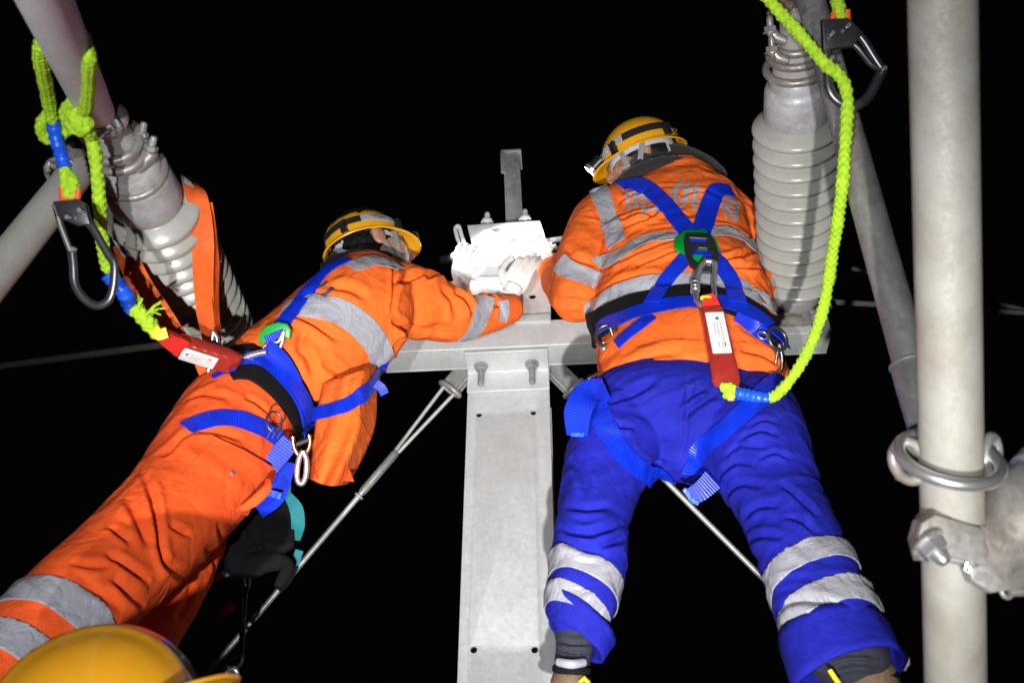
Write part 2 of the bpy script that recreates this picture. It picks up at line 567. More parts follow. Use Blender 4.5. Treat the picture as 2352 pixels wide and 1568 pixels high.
# ------------------------------------------------------------------ bodies: chains of elliptical sections grown into one skin
def chain_geo(g, st, n=7, seg=28, sup=2.3):
    """st: (px, py, Y, half width px, depth ratio)"""
    S = catmull([(list(s) + [1.0])[:5] for s in st], n)
    cs = [P(s[0], s[1], s[2]) for s in S]
    vs, fs = [], []
    rings = []
    m = len(S)
    # rounded ends
    for i in range(m):
        a, b = cs[max(0, i - 1)], cs[min(m - 1, i + 1)]
        t = (b - a).normalized()
        v = (cs[i] - CAMPOS).normalized()
        s = t.cross(v).normalized()
        d = s.cross(t).normalized()
        r = S[i][3] * mpp(cs[i])
        rings.append((cs[i], t, s, d, r, r * S[i][4]))
    ext = []
    c, t, s, d, r, rd = rings[0]
    for q in (0.45, 0.8):
        ext.insert(0, (c - t * (min(r, rd) * 0.55 * math.sin(q * math.pi / 2)), t, s, d, r * math.cos(q * math.pi / 2), rd * math.cos(q * math.pi / 2)))
    c, t, s, d, r, rd = rings[-1]
    ext2 = []
    for q in (0.45, 0.8):
        ext2.append((c + t * (min(r, rd) * 0.55 * math.sin(q * math.pi / 2)), t, s, d, r * math.cos(q * math.pi / 2), rd * math.cos(q * math.pi / 2)))
    rings = ext + rings + ext2
    for c, t, s, d, r, rd in rings:
        for k in range(seg):
            a = 2 * math.pi * k / seg
            ca, sa = math.cos(a), math.sin(a)
            e = 2 / sup
            vs.append(c + s * (r * math.copysign(abs(ca) ** e, ca)) + d * (rd * math.copysign(abs(sa) ** e, sa)))
    m = len(rings)
    for i in range(m - 1):
        for k in range(seg):
            k2 = (k + 1) % seg
            fs.append((i * seg + k, i * seg + k2, (i + 1) * seg + k2, (i + 1) * seg + k))
    fs.append(tuple(reversed(range(seg))))
    fs.append(tuple((m - 1) * seg + k for k in range(seg)))
    g.add(vs, fs)
def g_ellipsoid(g, c, ax, r, n=24):
    vs, fs = [], []
    c = Vector(c)
    m = n // 2
    for i in range(1, m):
        th = math.pi * i / m
        for k in range(n):
            a = 2 * math.pi * k / n
            vs.append(c + ax[0] * (r[0] * math.sin(th) * math.cos(a)) + ax[1] * (r[1] * math.sin(th) * math.sin(a)) + ax[2] * (r[2] * math.cos(th)))
    for i in range(m - 2):
        for k in range(n):
            k2 = (k + 1) % n
            fs.append((i * n + k, (i + 1) * n + k, (i + 1) * n + k2, i * n + k2))
    fs.append(tuple(range(n)))
    fs.append(tuple(reversed([(m - 2) * n + k for k in range(n)])))
    g.add(vs, fs)
def grow(g, voxel, smooth=6, fac=0.5):
    """voxel union of overlapping closed shells -> one continuous skin"""
    me = g.mesh('grow')
    bm = bmesh.new()
    bm.from_mesh(me)
    bmesh.ops.recalc_face_normals(bm, faces=bm.faces[:])
    bm.to_mesh(me)
    bm.free()
    o = bpy.data.objects.new('grow', me)
    COL.objects.link(o)
    md = o.modifiers.new('r', 'REMESH')
    md.mode = 'VOXEL'
    md.voxel_size = voxel
    if smooth:
        sm = o.modifiers.new('s', 'SMOOTH')
        sm.iterations = smooth
        sm.factor = fac
    out = bpy.data.meshes.new_from_object(o.evaluated_get(bpy.context.evaluated_depsgraph_get()))
    bpy.data.objects.remove(o)
    return out
def co_of(me):
    a = np.empty(len(me.vertices) * 3)
    me.vertices.foreach_get('co', a)
    return a.reshape(-1, 3)
def no_of(me):
    a = np.empty(len(me.vertices) * 3)
    me.vertices.foreach_get('normal', a)
    return a.reshape(-1, 3)
def set_co(me, a):
    me.vertices.foreach_set('co', a.ravel())
    me.update()
def bvh_of(*mes):
    V, F = [], []
    for me in mes:
        n = len(V)
        V.extend([v.co.copy() for v in me.vertices])
        F.extend([tuple(i + n for i in p.vertices) for p in me.polygons])
    return BVHTree.FromPolygons(V, F)
def hit(bvh, px, py):
    d = bearing(px, py).normalized()
    loc, nor, idx, dist = bvh.ray_cast(CAMPOS, d)
    if loc is None:
        return None, None
    if nor.dot(d) > 0:
        nor = -nor
    return loc, nor
def wrinkle(me, creases, amp=0.003, scale=9.0, stretch=(1, 1, 1), warp=0.25, gain=1.0):
    """creases: (points px, width px, depth mm) ; plus fractal cloth relief"""
    co, no = co_of(me), no_of(me)
    bvh = bvh_of(me)
    disp = np.zeros(len(co))
    q = co * np.array(stretch) * scale
    w = np.stack([perlin(q * 0.6 + 11), perlin(q * 0.6 + 37), perlin(q * 0.6 + 71)], 1)
    q2 = q + w * 2.2 * warp * 4
    n1 = perlin(q2)
    n2 = perlin(q2 * 2.3 + 5)
    disp += amp * (0.9 - 3.2 * np.abs(n1)) * 0.9 + amp * 0.5 * n2
    for pts, wpx, dmm in creases:
        pp = catmull(pts, 10)
        hs = [hit(bvh, x, y)[0] for x, y in pp]
        hs = [np.array(h) for h in hs if h is not None]
        if len(hs) < 2:
            continue
        H = np.array(hs)
        wm = 1.25 * wpx * mpp(Vector(H[len(H) // 2]))
        lo, hi = H.min(0) - 5 * wm, H.max(0) + 5 * wm
        idx = np.where(((co > lo) & (co < hi)).all(1))[0]
        if len(idx) == 0:
            continue
        D = np.linalg.norm(co[idx][:, None, :] - H[None, :, :], axis=2)
        j = D.argmin(1)
        d = D[np.arange(len(idx)), j]
        tan = np.gradient(H, axis=0)
        tan /= np.linalg.norm(tan, axis=1)[:, None] + 1e-9
        side = np.cross(tan[j], no[idx])
        sg = ((co[idx] - H[j]) * side).sum(1)
        u = j / (len(H) - 1)
        tap = np.clip(np.minimum(u, 1 - u) * 4, 0, 1) ** 0.7
        a = dmm * 0.0016 * gain
        prof = -np.exp(-(sg / wm) ** 2) + 0.65 * np.exp(-((sg - 1.9 * wm) / (1.1 * wm)) ** 2) + 0.35 * np.exp(-((sg + 2.0 * wm) / (1.2 * wm)) ** 2)
        along = np.sqrt(np.maximum(d ** 2 - sg ** 2, 0))
        disp[idx] += a * prof * tap * np.exp(-(along / (2.0 * wm)) ** 2)
    set_co(me, co + no * disp[:, None])
    return me

# ------------------------------------------------------------------ draped pieces
def smooth1(a, k, it=1):
    a = np.array(a, float)
    for _ in range(it):
        b = np.pad(a, ((k, k), (0, 0)), mode='edge')
        a = np.mean([b[i:i + len(a)] for i in range(2 * k + 1)], 0)
    return a
def g_strip(g, rows, normals, thick):
    """rows: list of lists of points across; builds a closed slab with uv (x across, y along in metres)"""
    n, m = len(rows), len(rows[0])
    top = [[Vector(p) + Vector(nn) * thick for p, nn in zip(r, nr)] for r, nr in zip(rows, normals)]
    bot = [[Vector(p) for p in r] for r in rows]
    vs = [p for r in top for p in r] + [p for r in bot for p in r]
    o = n * m
    L = [0]
    for i in range(1, n):
        L.append(L[-1] + (Vector(rows[i][m // 2]) - Vector(rows[i - 1][m // 2])).length)
    W = [(Vector(rows[n // 2][k]) - Vector(rows[n // 2][0])).length for k in range(m)]
    fs, uv = [], []
    def put(ids, iu):
        fs.append(tuple(ids))
        uv.append([(W[k], L[i]) for i, k in iu])
    for i in range(n - 1):
        for k in range(m - 1):
            q = [(i, k), (i, k + 1), (i + 1, k + 1), (i + 1, k)]
            put([a * m + b for a, b in q], q)
            put([o + a * m + b for a, b in reversed(q)], list(reversed(q)))
        for k in (0, m - 1):
            q = [(i, k), (i + 1, k)]
            ids = [q[0][0] * m + k, q[1][0] * m + k, o + q[1][0] * m + k, o + q[0][0] * m + k]
            put(ids if k == 0 else ids[::-1], [q[0], q[1], q[1], q[0]] if k == 0 else [q[0], q[1], q[1], q[0]][::-1])
    for i in (0, n - 1):
        for k in range(m - 1):
            ids = [i * m + k, i * m + k + 1, o + i * m + k + 1, o + i * m + k]
            q = [(i, k), (i, k + 1), (i, k + 1), (i, k)]
            put(ids if i == n - 1 else ids[::-1], q if i == n - 1 else q[::-1])
    g.add(vs, fs, uv)
def fix(me):
    bm = bmesh.new()
    bm.from_mesh(me)
    bmesh.ops.recalc_face_normals(bm, faces=bm.faces[:])
    bm.to_mesh(me)
    bm.free()
    return me
def drape(name, path, width, bvh, mat, parent, off=0.004, thick=0.003, cross=5, ds=0.008, sm=2, snap=0.05, wpx=None):
    """band laid along a path over a body; width in metres (or wpx: half widths in px along the path)"""
    pp = catmull(path, 12)
    pts, nrm, ok = [], [], []
    for x, y in [(p[0], p[1]) for p in pp]:
        l, n = hit(bvh, x, y)
        if l is None:
            pts.append(None); nrm.append(None)
        else:
            pts.append(l); nrm.append(n)
    good = [i for i, p in enumerate(pts) if p is not None]
    if len(good) < 2:
        return None
    dep = np.interp(range(len(pp)), good, [(pts[i] - CAMPOS).dot(FW) for i in good])
    pos = [PD(pp[i][0], pp[i][1], dep[i]) for i in range(len(pp))]
    nr = [nrm[min(good, key=lambda g_: abs(g_ - i))] for i in range(len(pp))]
    A = np.array([list(p) + list(n) for p, n in zip(pos, nr)])
    A, s = resample(A, ds) if False else (A, None)
    # resample by distance
    d = np.r_[0, np.cumsum(np.linalg.norm(np.diff(A[:, :3], axis=0), axis=1))]
    n = max(3, int(d[-1] / ds) + 1)
    t = np.linspace(0, d[-1], n)
    A = np.stack([np.interp(t, d, A[:, k]) for k in range(6)], 1)
    A[:, 3:] = smooth1(A[:, 3:], 3, 2)
    A[:, :3] = np.vstack([A[:1, :3], smooth1(A[:, :3], 1, sm)[1:-1], A[-1:, :3]])
    tan = np.gradient(A[:, :3], axis=0)
    rows, nors = [], []
    if wpx is not None:
        wl = np.interp(np.linspace(0, 1, n), np.linspace(0, 1, len(wpx)), wpx)
    for i in range(n):
        c = Vector(A[i, :3]); nn = Vector(A[i, 3:]).normalized(); tt = Vector(tan[i]).normalized()
        ac = tt.cross(nn).normalized()
        hw = width / 2 if wpx is None else wl[i] * mpp(c)
        r, rn = [], []
        for k in range(cross):
            u = (k / (cross - 1) * 2 - 1)
            q = c + ac * (u * hw)
            loc, nor, idx, dist = bvh.find_nearest(q)
            if loc is not None and dist < snap:
                if nor.dot(nn) < 0:
                    nor = -nor
                nb = (nor * 0.5 + nn).normalized()
                h = (loc - c).dot(nn)
                q = q + nn * (h - (q - c).dot(nn)) * 0.85
                r.append(q + nb * off); rn.append(nb)
            else:
                r.append(q + nn * off); rn.append(nn)
        rows.append(r); nors.append(rn)
    R = np.array([[list(p) for p in r] for r in rows])
    for _ in range(sm):
        R2 = R.copy()
        R2[1:-1] = (R[:-2] + R[1:-1] + R[2:]) / 3
        R = R2
    g = Geo()
    g_strip(g, [[Vector(p) for p in r] for r in R], nors, thick)
    me = fix(g.mesh(name))
    return link(name, me, mat, parent, 50)
def patch(name, quad, bvh, mat, parent, off=0.004, thick=0.004, nu=14, nv=14, rnd=0.0):
    """four-cornered cloth piece laid on a body"""
    q = [np.array(c, float) for c in quad]
    rows, nors = [], []
    last = None
    for j in range(nv):
        v = j / (nv - 1)
        r, rn = [], []
        for i in range(nu):
            u = i / (nu - 1)
            x = (q[0] * (1 - u) + q[1] * u) * (1 - v) + (q[3] * (1 - u) + q[2] * u) * v
            l, n = hit(bvh, x[0], x[1])
            if l is None:
                l, n = last if last else (P(x[0], x[1], 1.8), Vector((0, -1, 0)))
                dd = (l - CAMPOS).dot(FW)
                l = PD(x[0], x[1], dd)
            last = (l, n)
            r.append(l); rn.append(n)
        rows.append(r); nors.append(rn)
    N = np.array([[list(n) for n in r] for r in nors])
    for _ in range(2):
        N[1:-1] = (N[:-2] + N[1:-1] + N[2:]) / 3
        N[:, 1:-1] = (N[:, :-2] + N[:, 1:-1] + N[:, 2:]) / 3
    nors = [[Vector(n).normalized() for n in r] for r in N]
    rows = [[p + n * off for p, n in zip(r, rn)] for r, rn in zip(rows, nors)]
    g = Geo()
    g_strip(g, rows, nors, thick)
    return link(name, fix(g.mesh(name)), mat, parent, 50)
def band(name, me, c, nrm, half, near, mat, parent, off=0.0025):
    """belt cut out of a body between two planes, lifted off it: runs all the way round"""
    bm = bmesh.new()
    bm.from_mesh(me)
    c, nrm = Vector(c), Vector(nrm).normalized()
    for s in (1, -1):
        geom = bm.verts[:] + bm.edges[:] + bm.faces[:]
        bmesh.ops.bisect_plane(bm, geom=geom, dist=1e-6, plane_co=c + nrm * (half * s), plane_no=nrm * s, clear_outer=True)
    bm.verts.ensure_lookup_table()
    near = Vector(near)
    if not bm.verts:
        bm.free()
        return None
    start = min(bm.verts, key=lambda v: (v.co - near).length)
    seen, stack = {start}, [start]
    while stack:
        v = stack.pop()
        for e in v.link_edges:
            w = e.other_vert(v)
            if w not in seen:
                seen.add(w); stack.append(w)
    bmesh.ops.delete(bm, geom=[v for v in bm.verts if v not in seen], context='VERTS')
    bm.normal_update()
    for v in bm.verts:
        v.co = v.co + v.normal * off
    out = bpy.data.meshes.new(name)
    bm.to_mesh(out)
    bm.free()
    o = link(name, out, mat, parent, 180)
    sd = o.modifiers.new('cloth', 'SOLIDIFY')
    sd.thickness = 0.002
    sd.offset = -1
    return o
def text_mesh(body, size=1.0, bold=0.0, font_align='CENTER'):
    cu = bpy.data.curves.new('text', 'FONT')
    cu.body = body
    cu.size = size
    cu.align_x = font_align
    cu.align_y = 'CENTER'
    cu.offset = bold
    cu.resolution_u = 3
    o = bpy.data.objects.new('text', cu)
    COL.objects.link(o)
    me = bpy.data.meshes.new_from_object(o.evaluated_get(bpy.context.evaluated_depsgraph_get()))
    bpy.data.objects.remove(o)
    bm = bmesh.new()
    bm.from_mesh(me)
    bmesh.ops.triangulate(bm, faces=bm.faces[:])
    for _ in range(4):
        long = [e for e in bm.edges if e.calc_length() > 0.055 * size]
        if long:
            bmesh.ops.subdivide_edges(bm, edges=long, cuts=1)
            bmesh.ops.triangulate(bm, faces=bm.faces[:])
    bm.to_mesh(me)
    bm.free()
    me.materials.clear()
    return me
def text_on(name, body, o, ex, ey, bvh, mat, parent, off=0.003, bold=0.0, spread=False):
    """lettering printed on a body: o origin px, ex/ey px per em"""
    me = text_mesh(body, 1.0, bold)
    for v in me.vertices:
        x = o[0] + ex[0] * v.co.x + ey[0] * v.co.y
        y = o[1] + ex[1] * v.co.x + ey[1] * v.co.y
        hs = [hit(bvh, x + dx, y + dy)[0] for dx, dy in ((0, 0), (9, 0), (-9, 0), (0, 9), (0, -9), (16, 4), (-16, -4))]
        ds_ = sorted((h - CAMPOS).dot(FW) for h in hs if h is not None)
        if not ds_ or hs[0] is None:
            l, n = P(x, y, 1.9), Vector((0, -1, 0))
            v.co = l
            continue
        d0 = (hs[0] - CAMPOS).dot(FW)
        dm = sum(ds_) / len(ds_)
        v.co = PD(x, y, min(d0, dm if spread else d0) - off)
    return link(name, me, mat, parent, 180)
def text_flat(name, body, o, ax, size, mat, parent, bold=0.0):
    me = text_mesh(body, size, bold)
    for v in me.vertices:
        c = v.co.copy()
        v.co = Vector(o) + ax[0] * c.x + ax[1] * c.y + ax[2] * 0.0
    return link(name, me, mat, parent, 180)

def rope_geo(g, pts, Rr, seg=28, ds=0.0022, pitch=5.2):
    """hollow-braid rope: a single surface with the relief of eight interlaced strands"""
    A, s = resample(pts, ds)
    A = smooth1(A, 2, 1) if len(A) > 8 else A
    P_, T, N = frames(A)
    k = 2 * math.pi / (pitch * Rr)
    th = np.arange(seg) * 2 * math.pi / seg
    vs, fs = [], []
    for i, (p, t, n) in enumerate(zip(P_, T, N)):
        b = t.cross(n)
        ca = (th - k * s[i]) * 4 / (2 * math.pi)
        cb = (th + k * s[i]) * 4 / (2 * math.pi)
        fa, fb = ca - np.floor(ca) - 0.5, cb - np.floor(cb) - 0.5
        topA = (np.floor(ca) + np.floor(cb)) % 2 < 1
        h = np.where(topA, np.cos(np.pi * fa) ** 0.8 * (0.45 + 0.55 * np.cos(np.pi * fb)), np.cos(np.pi * fb) ** 0.8 * (0.45 + 0.55 * np.cos(np.pi * fa)))
        r = Rr * (0.76 + 0.30 * h) * (1 + 0.05 * math.sin(s[i] * 61) + 0.04 * math.sin(s[i] * 143 + 1))
        e = min(1.0, 0.6 + min(s[i], s[-1] - s[i]) / Rr * 0.5)
        for a in range(seg):
            vs.append(p + (n * math.cos(th[a]) + b * math.sin(th[a])) * (r[a] * e))
    m = len(P_)
    for i in range(m - 1):
        for a in range(seg):
            a2 = (a + 1) % seg
            fs.append((i * seg + a, i * seg + a2, (i + 1) * seg + a2, (i + 1) * seg + a))
    fs.append(tuple(reversed(range(seg))))
    fs.append(tuple((m - 1) * seg + a for a in range(seg)))
    g.add(vs, fs)
def rope(name, ctrl, Rr, parent, mat=None, n=14):
    """ctrl: world points"""
    g = Geo()
    rope_geo(g, catmull([tuple(c) for c in ctrl], n), Rr)
    return g.obj(name, mat or M['rope'], parent, 60)
def strand_wire(name, a, b, r, mat, parent=None, sag=0.0, lay=7, seg=21, ds=0.006):
    """stranded wire: one surface with the twist of seven outer wires"""
    a, b = Vector(a), Vector(b)
    n = int((b - a).length / ds)
    pts = [a.lerp(b, i / n) - Vector((0, 0, sag * 4 * (i / n) * (1 - i / n))) for i in range(n + 1)]
    P_, T, N = frames(pts)
    vs, fs = [], []
    for i, (p, t, nn) in enumerate(zip(P_, T, N)):
        bb = t.cross(nn)
        for k in range(seg):
            th = 2 * math.pi * k / seg
            h = abs(math.sin(3.5 * (th + i * ds / (r * 16) * 2 * math.pi)))
            rr = r * (0.8 + 0.2 * h)
            vs.append(p + (nn * math.cos(th) + bb * math.sin(th)) * rr)
    for i in range(n):
        for k in range(seg):
            k2 = (k + 1) % seg
            fs.append((i * seg + k, i * seg + k2, (i + 1) * seg + k2, (i + 1) * seg + k))
    fs.append(tuple(reversed(range(seg))))
    fs.append(tuple(n * seg + k for k in range(seg)))
    return Geo().add(vs, fs).obj(name, mat, parent, 60)

X, Y_, Z = Vector((1, 0, 0)), Vector((0, 1, 0)), Vector((0, 0, 1))
# ================================================================== ground far below the work (out of the picture)
me = bpy.data.meshes.new('ground')
me.from_pydata([(-400, -400, 0), (400, -400, 0), (400, 400, 0), (-400, 400, 0)], [], [(0, 1, 2, 3)])
gr = link('ground', me, M['ballast'], None, 0)
gr['kind'] = 'structure'

# ================================================================== cross beam (square steel section on top of the post)
B0 = P(1160, 797, 2.2)                       # a point of its lower front edge
zb = B0.z
lo, hi = 1.5, 2.6
for _ in range(40):
    mid = (lo + hi) / 2
    if P(1912, 763, mid).z > zb: hi = mid
    else: lo = mid
B1 = P(1912, 763, lo)
BX = (B1 - B0); BX.z = 0; BX.normalize()     # along the beam
BY = Vector((-BX.y, BX.x, 0))                # away from the camera
BW = 0.098
def on_beam(px, y_off=0.0, z_off=0.0):
    """point on the lower front edge of the beam nearest to the sight line px, moved inwards / upwards"""
    t0, t1 = -2.0, 2.0
    for _ in range(50):
        t = (t0 + t1) / 2
        q = B0 + BX * t - CAMPOS
        x = 1176 + q.dot(RT) / q.dot(FW) * FPX
        if x < px: t0 = t
        else: t1 = t
    return B0 + BX * t0 + BY * y_off + Z * z_off
bl, br = on_beam(470), B1
t_beam = thing('cross_beam', (bl + br) / 2, 'galvanised square steel cross beam the two workers lean over', 'beam')
th = 0.009
mid = (bl + br) / 2
hl = (br - bl).length / 2
def beam_plate(name, yc, zc, hy, hz):
    return box(name, mid + BY * yc + Z * zc, (hl, hy, hz), M['galv'], t_beam, (BX, BY, Z), 0.0035, 3)
beam_plate('front_wall', th / 2, BW / 2, th / 2, BW / 2)
beam_plate('back_wall', BW - th / 2, BW / 2, th / 2, BW / 2)
beam_plate('bottom_wall', BW / 2, th / 2 + 0.0006, BW / 2 - th + 0.002, th / 2)
beam_plate('top_wall', BW / 2, BW - th / 2 - 0.0006, BW / 2 - th + 0.002, th / 2)

# ================================================================== post (H section) with bracket, bolts and holes
PF = 0.098 + 0.004                           # post face, measured behind the beam's front
pc = on_beam(1162)
pface = pc + BY * PF
PWd = 0.236
t_post = thing('steel_post', Vector((pface.x, pface.y, 0)), 'pale galvanised H-section steel post standing between the two workers', 'post')
pzt, pzb = zb - 0.004, 0.0
def post_xz(px, py):
    d = bearing(px, py)
    t = (pface - CAMPOS).dot(BY) / d.dot(BY)
    q = CAMPOS + d * t
    return (q - pface).dot(BX), q.z
ph = []
for hx, hy in ((1100, 951), (1225, 946), (1088, 1490), (1228, 1490)):
    x, z = post_xz(hx, hy)
    ph.append(circle(x, z - pzt, 0.0105, 20, 0.0115))
x0, x1 = -PWd / 2, PWd / 2
plate('front_flange', rrect(x0, pzb - pzt, x1, 0.0, 0.004), ph, 0.013, Vector((pface.x, pface.y, pzt)) + BY * 0.0065, (BX, Z, -BY), M['galv'], t_post, 0.0025)
plate('rear_flange', rrect(x0, pzb - pzt, x1, 0.0, 0.004), [], 0.013, Vector((pface.x, pface.y, pzt)) + BY * 0.203, (BX, Z, -BY), M['galv'], t_post, 0.0025)
box('web', Vector((pface.x, pface.y, (pzt + pzb) / 2)) + BY * 0.105, (0.006, 0.09, (pzt - pzb) / 2 - 0.002), M['galv'], t_post, (BX, BY, Z), 0.0)
# folded angle bracket under the beam: a lying leg and a leg down the post
brk = thing('angle_bracket', Vector((pface.x, pface.y, pzt)), 'bent galvanised angle bracket bolting the cross beam to the post', 'bracket')
prof = [(-0.102, -0.0045), (-0.012, -0.0045), (-0.0055, -0.007), (-0.0035, -0.0135), (-0.0035, -0.085), (-0.0125, -0.085), (-0.0125, -0.019), (-0.0145, -0.0148), (-0.019, -0.0135), (-0.102, -0.0135)]
g = Geo()
vs = []
for s in (-0.121, 0.121):
    for y, z in prof:
        vs.append(Vector((pface.x, pface.y, pzt)) + BX * s + BY * y + Z * z)
n = len(prof)
fs = [(k, (k + 1) % n, n + (k + 1) % n, n + k) for k in range(n)] + [tuple(reversed(range(n))), tuple(range(n, 2 * n))]
g.add(vs, fs)
ob = link('angle_plate', fix(g.mesh('angle_plate')), M['galv'], brk, 40)
bv = ob.modifiers.new('b', 'BEVEL'); bv.width = 0.002; bv.segments = 2
for px in (1101, 1219):
    q = on_beam(px, 0.058, -0.018)
    bolt(q, (0, 0, -1), 0.0095, 0.075, M['galv_dark'], brk, 0.08)

# ================================================================== clamp assembly on top of the beam
zt = zb + BW
ctr = on_beam(1170, 0.05, BW)
cl = thing('hinge_clamp', ctr, 'bright galvanised clamp bracket with bolts on the beam between the workers', 'bracket')
ax = (BX, BY, Z)
o_cl = on_beam(1170)
def cf(px, py, y):
    """(along, height) on the upright plane y behind the beam's front face"""
    d = bearing(px, py)
    t = (o_cl + BY * y - CAMPOS).dot(BY) / d.dot(BY)
    q = CAMPOS + d * t
    return (q - o_cl).dot(BX), q.z - zb
def cp(px, py, y):
    x, z = cf(px, py, y)
    return o_cl + BX * x + BY * y + Z * z
def cface(name, pts, holes, y, thick, mat='galv'):
    return plate(name, [cf(x, yy, y) for x, yy in pts], holes, thick, o_cl + BY * (y + thick / 2), (BX, Z, -BY), M[mat], cl, 0.002)
hx, hz = cf(1223, 680, 0.012)
cface('front_plate', [(1080, 742), (1264, 738), (1262, 608), (1079, 614)], [circle(hx, hz, 0.0125, 24)], 0.012, 0.010)
cface('foot_plate', [(1186, 738), (1263, 736), (1262, 720), (1186, 724)], [], -0.008, 0.012)
for px in (1083, 1259):
    xx, z0 = cf(px, 680, 0.012)
    box('side_plate', o_cl + BX * xx + BY * 0.066 + Z * (BW + 0.115), (0.005, 0.042, 0.11), M['galv'], cl, ax, 0.0015)
cface('jaw_bar', [(1084, 612), (1176, 608), (1176, 586), (1084, 592)], [], -0.032, 0.040)
cface('jaw_bar', [(1170, 606), (1252, 600), (1252, 566), (1172, 570)], [], -0.026, 0.034)
cface('jaw_plate', [(1088, 618), (1250, 610), (1250, 548), (1088, 555)], [], 0.000, 0.008)
cface('cap_plate', [(1085, 560), (1252, 553), (1239, 507), (1075, 518)], [], -0.014, 0.012)
x0, z0 = cf(1076, 514, -0.014); x1, z1 = cf(1238, 505, -0.014)
xm = (x0 + x1) / 2; zm = (z0 + z1) / 2
axr = ((BX * (x1 - x0) + Z * (z1 - z0)).normalized(), BY, None)
axr = (axr[0], BY, axr[0].cross(BY))
box('cap_top', o_cl + BX * xm + BY * 0.045 + Z * (zm + 0.002), ((x1 - x0) / 2 - 0.004, 0.046, 0.005), M['galv'], cl, axr, 0.0015)
for px, py in ((1119, 505), (1206, 498)):
    q = cp(px, py, 0.035)
    bolt(q - Z * 0.028, axr[2], 0.0098, 0.060, M['galv'], cl, 0.22)
for px, py in ((1122, 545), (1203, 541)):
    c0 = cp(px, py, -0.014)
    b_ = hexa('bolt_head', c0 - BY * 0.004, -BY, 0.022, 0.015, M['galv'], cl)
    rod('washer', c0 + BY * 0.001, c0 - BY * 0.005, 0.028, M['galv'], b_)
for px, py, r in ((1122, 580, 0.026), (1216, 585, 0.022)):
    rod('hinge_pin', cp(px, py, -0.02), cp(px, py, -0.02) - BY * 0.045, r, M['galv'], cl, 28)
cface('side_lug', [(1238, 612), (1268, 608), (1266, 556), (1240, 558)], [], -0.020, 0.030)
rod('lug_pin', cp(1268, 570, 0.0), cp(1278, 566, 0.0), 0.010, M['galv'], cl)
tube('lever', catmull([cp(x, y, -0.03) for x, y in ((1066, 590), (1058, 565), (1050, 545), (1046, 525), (1054, 520), (1060, 540), (1068, 562), (1078, 580))], 6), 0.0065, M['galv'], cl, 10)
cface('lever_cam', [(1066, 572), (1086, 560), (1094, 576), (1076, 590)], [], -0.04, 0.016)
# upright angle iron rising from the clamp
up = thing('upright_angle_iron', cp(1180, 505, 0.05), 'dim grey upright angle iron rising from the clamp into the dark', 'angle iron')
yq = 0.06
UB, UT = cp(1180, 512, yq), cp(1173, 352, yq)
tilt = (UT - UB).normalized()
UH = (UT - UB).length
uc = UB
uax = (BX, BY, tilt)
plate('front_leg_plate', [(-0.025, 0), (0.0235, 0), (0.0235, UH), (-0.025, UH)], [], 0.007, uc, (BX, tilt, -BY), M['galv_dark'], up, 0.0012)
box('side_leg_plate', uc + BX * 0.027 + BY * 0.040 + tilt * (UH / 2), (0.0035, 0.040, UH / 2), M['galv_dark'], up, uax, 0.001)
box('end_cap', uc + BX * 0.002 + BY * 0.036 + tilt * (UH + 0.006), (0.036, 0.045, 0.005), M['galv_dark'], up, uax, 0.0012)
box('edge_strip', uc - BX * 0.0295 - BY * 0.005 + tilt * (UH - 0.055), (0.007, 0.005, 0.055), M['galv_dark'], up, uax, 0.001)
tube('short_arm', [cp(1260, 553, 0.03), cp(1330, 543, 0.06)], 0.0095, M['galv'], cl, 10)

# ================================================================== guy wires under the beam, with clevis and grip
def guy(name, label, top_px, top_py, end_px, end_py, Yt, Ye, side):
    t = P(top_px, top_py, Yt)
    e = P(end_px, end_py, Ye)
    root = thing(name, t, label, 'guy wire', 'guy wires under the cross beam')
    d = (e - t).normalized()
    anchor = t - d * 0.10 + Z * 0.03
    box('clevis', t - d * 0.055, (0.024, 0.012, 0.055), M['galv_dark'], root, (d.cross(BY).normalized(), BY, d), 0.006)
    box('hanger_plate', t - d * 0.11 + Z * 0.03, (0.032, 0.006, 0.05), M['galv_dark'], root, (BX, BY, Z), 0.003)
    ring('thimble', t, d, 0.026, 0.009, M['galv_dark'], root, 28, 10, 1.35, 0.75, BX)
    return root, t, e, d
root, t, e, d = guy('guy_wire', 'twisted steel guy wire with doubled top slanting down behind the orange-trousered worker', 1034, 893, 490, 1530, 2.38, 2.62, 1)
j = t.lerp(e, 0.245)
off = d.cross(BY).normalized()
strand_wire('wire_leg', t + off * 0.022, j + off * 0.006, 0.0062, M['wire'], root)
strand_wire('wire_leg', t - off * 0.022, j - off * 0.006, 0.0062, M['wire'], root)
k2 = t.lerp(e, 0.40)
tube('grip_sleeve', [j, j + d * 0.01, k2 - d * 0.01, k2], [0.010, 0.0125, 0.0125, 0.011], M['galv_dark'], root, 14)
ring('binding', k2 + d * 0.012, d, 0.011, 0.004, M['wire'], root, 20, 8)
strand_wire('wire', k2 - d * 0.01, e + d * 0.8, 0.0085, M['wire'], root)
root, t, e, d = guy('guy_wire', 'twisted steel guy wire showing between the blue trouser legs', 1318, 892, 1725, 1300, 2.38, 2.55, -1)
strand_wire('wire', t, e + d * 0.9, 0.0085, M['wire'], root)
ring('binding', P(1540, 1094, 2.47), d, 0.011, 0.005, M['wire'], root, 20, 8)
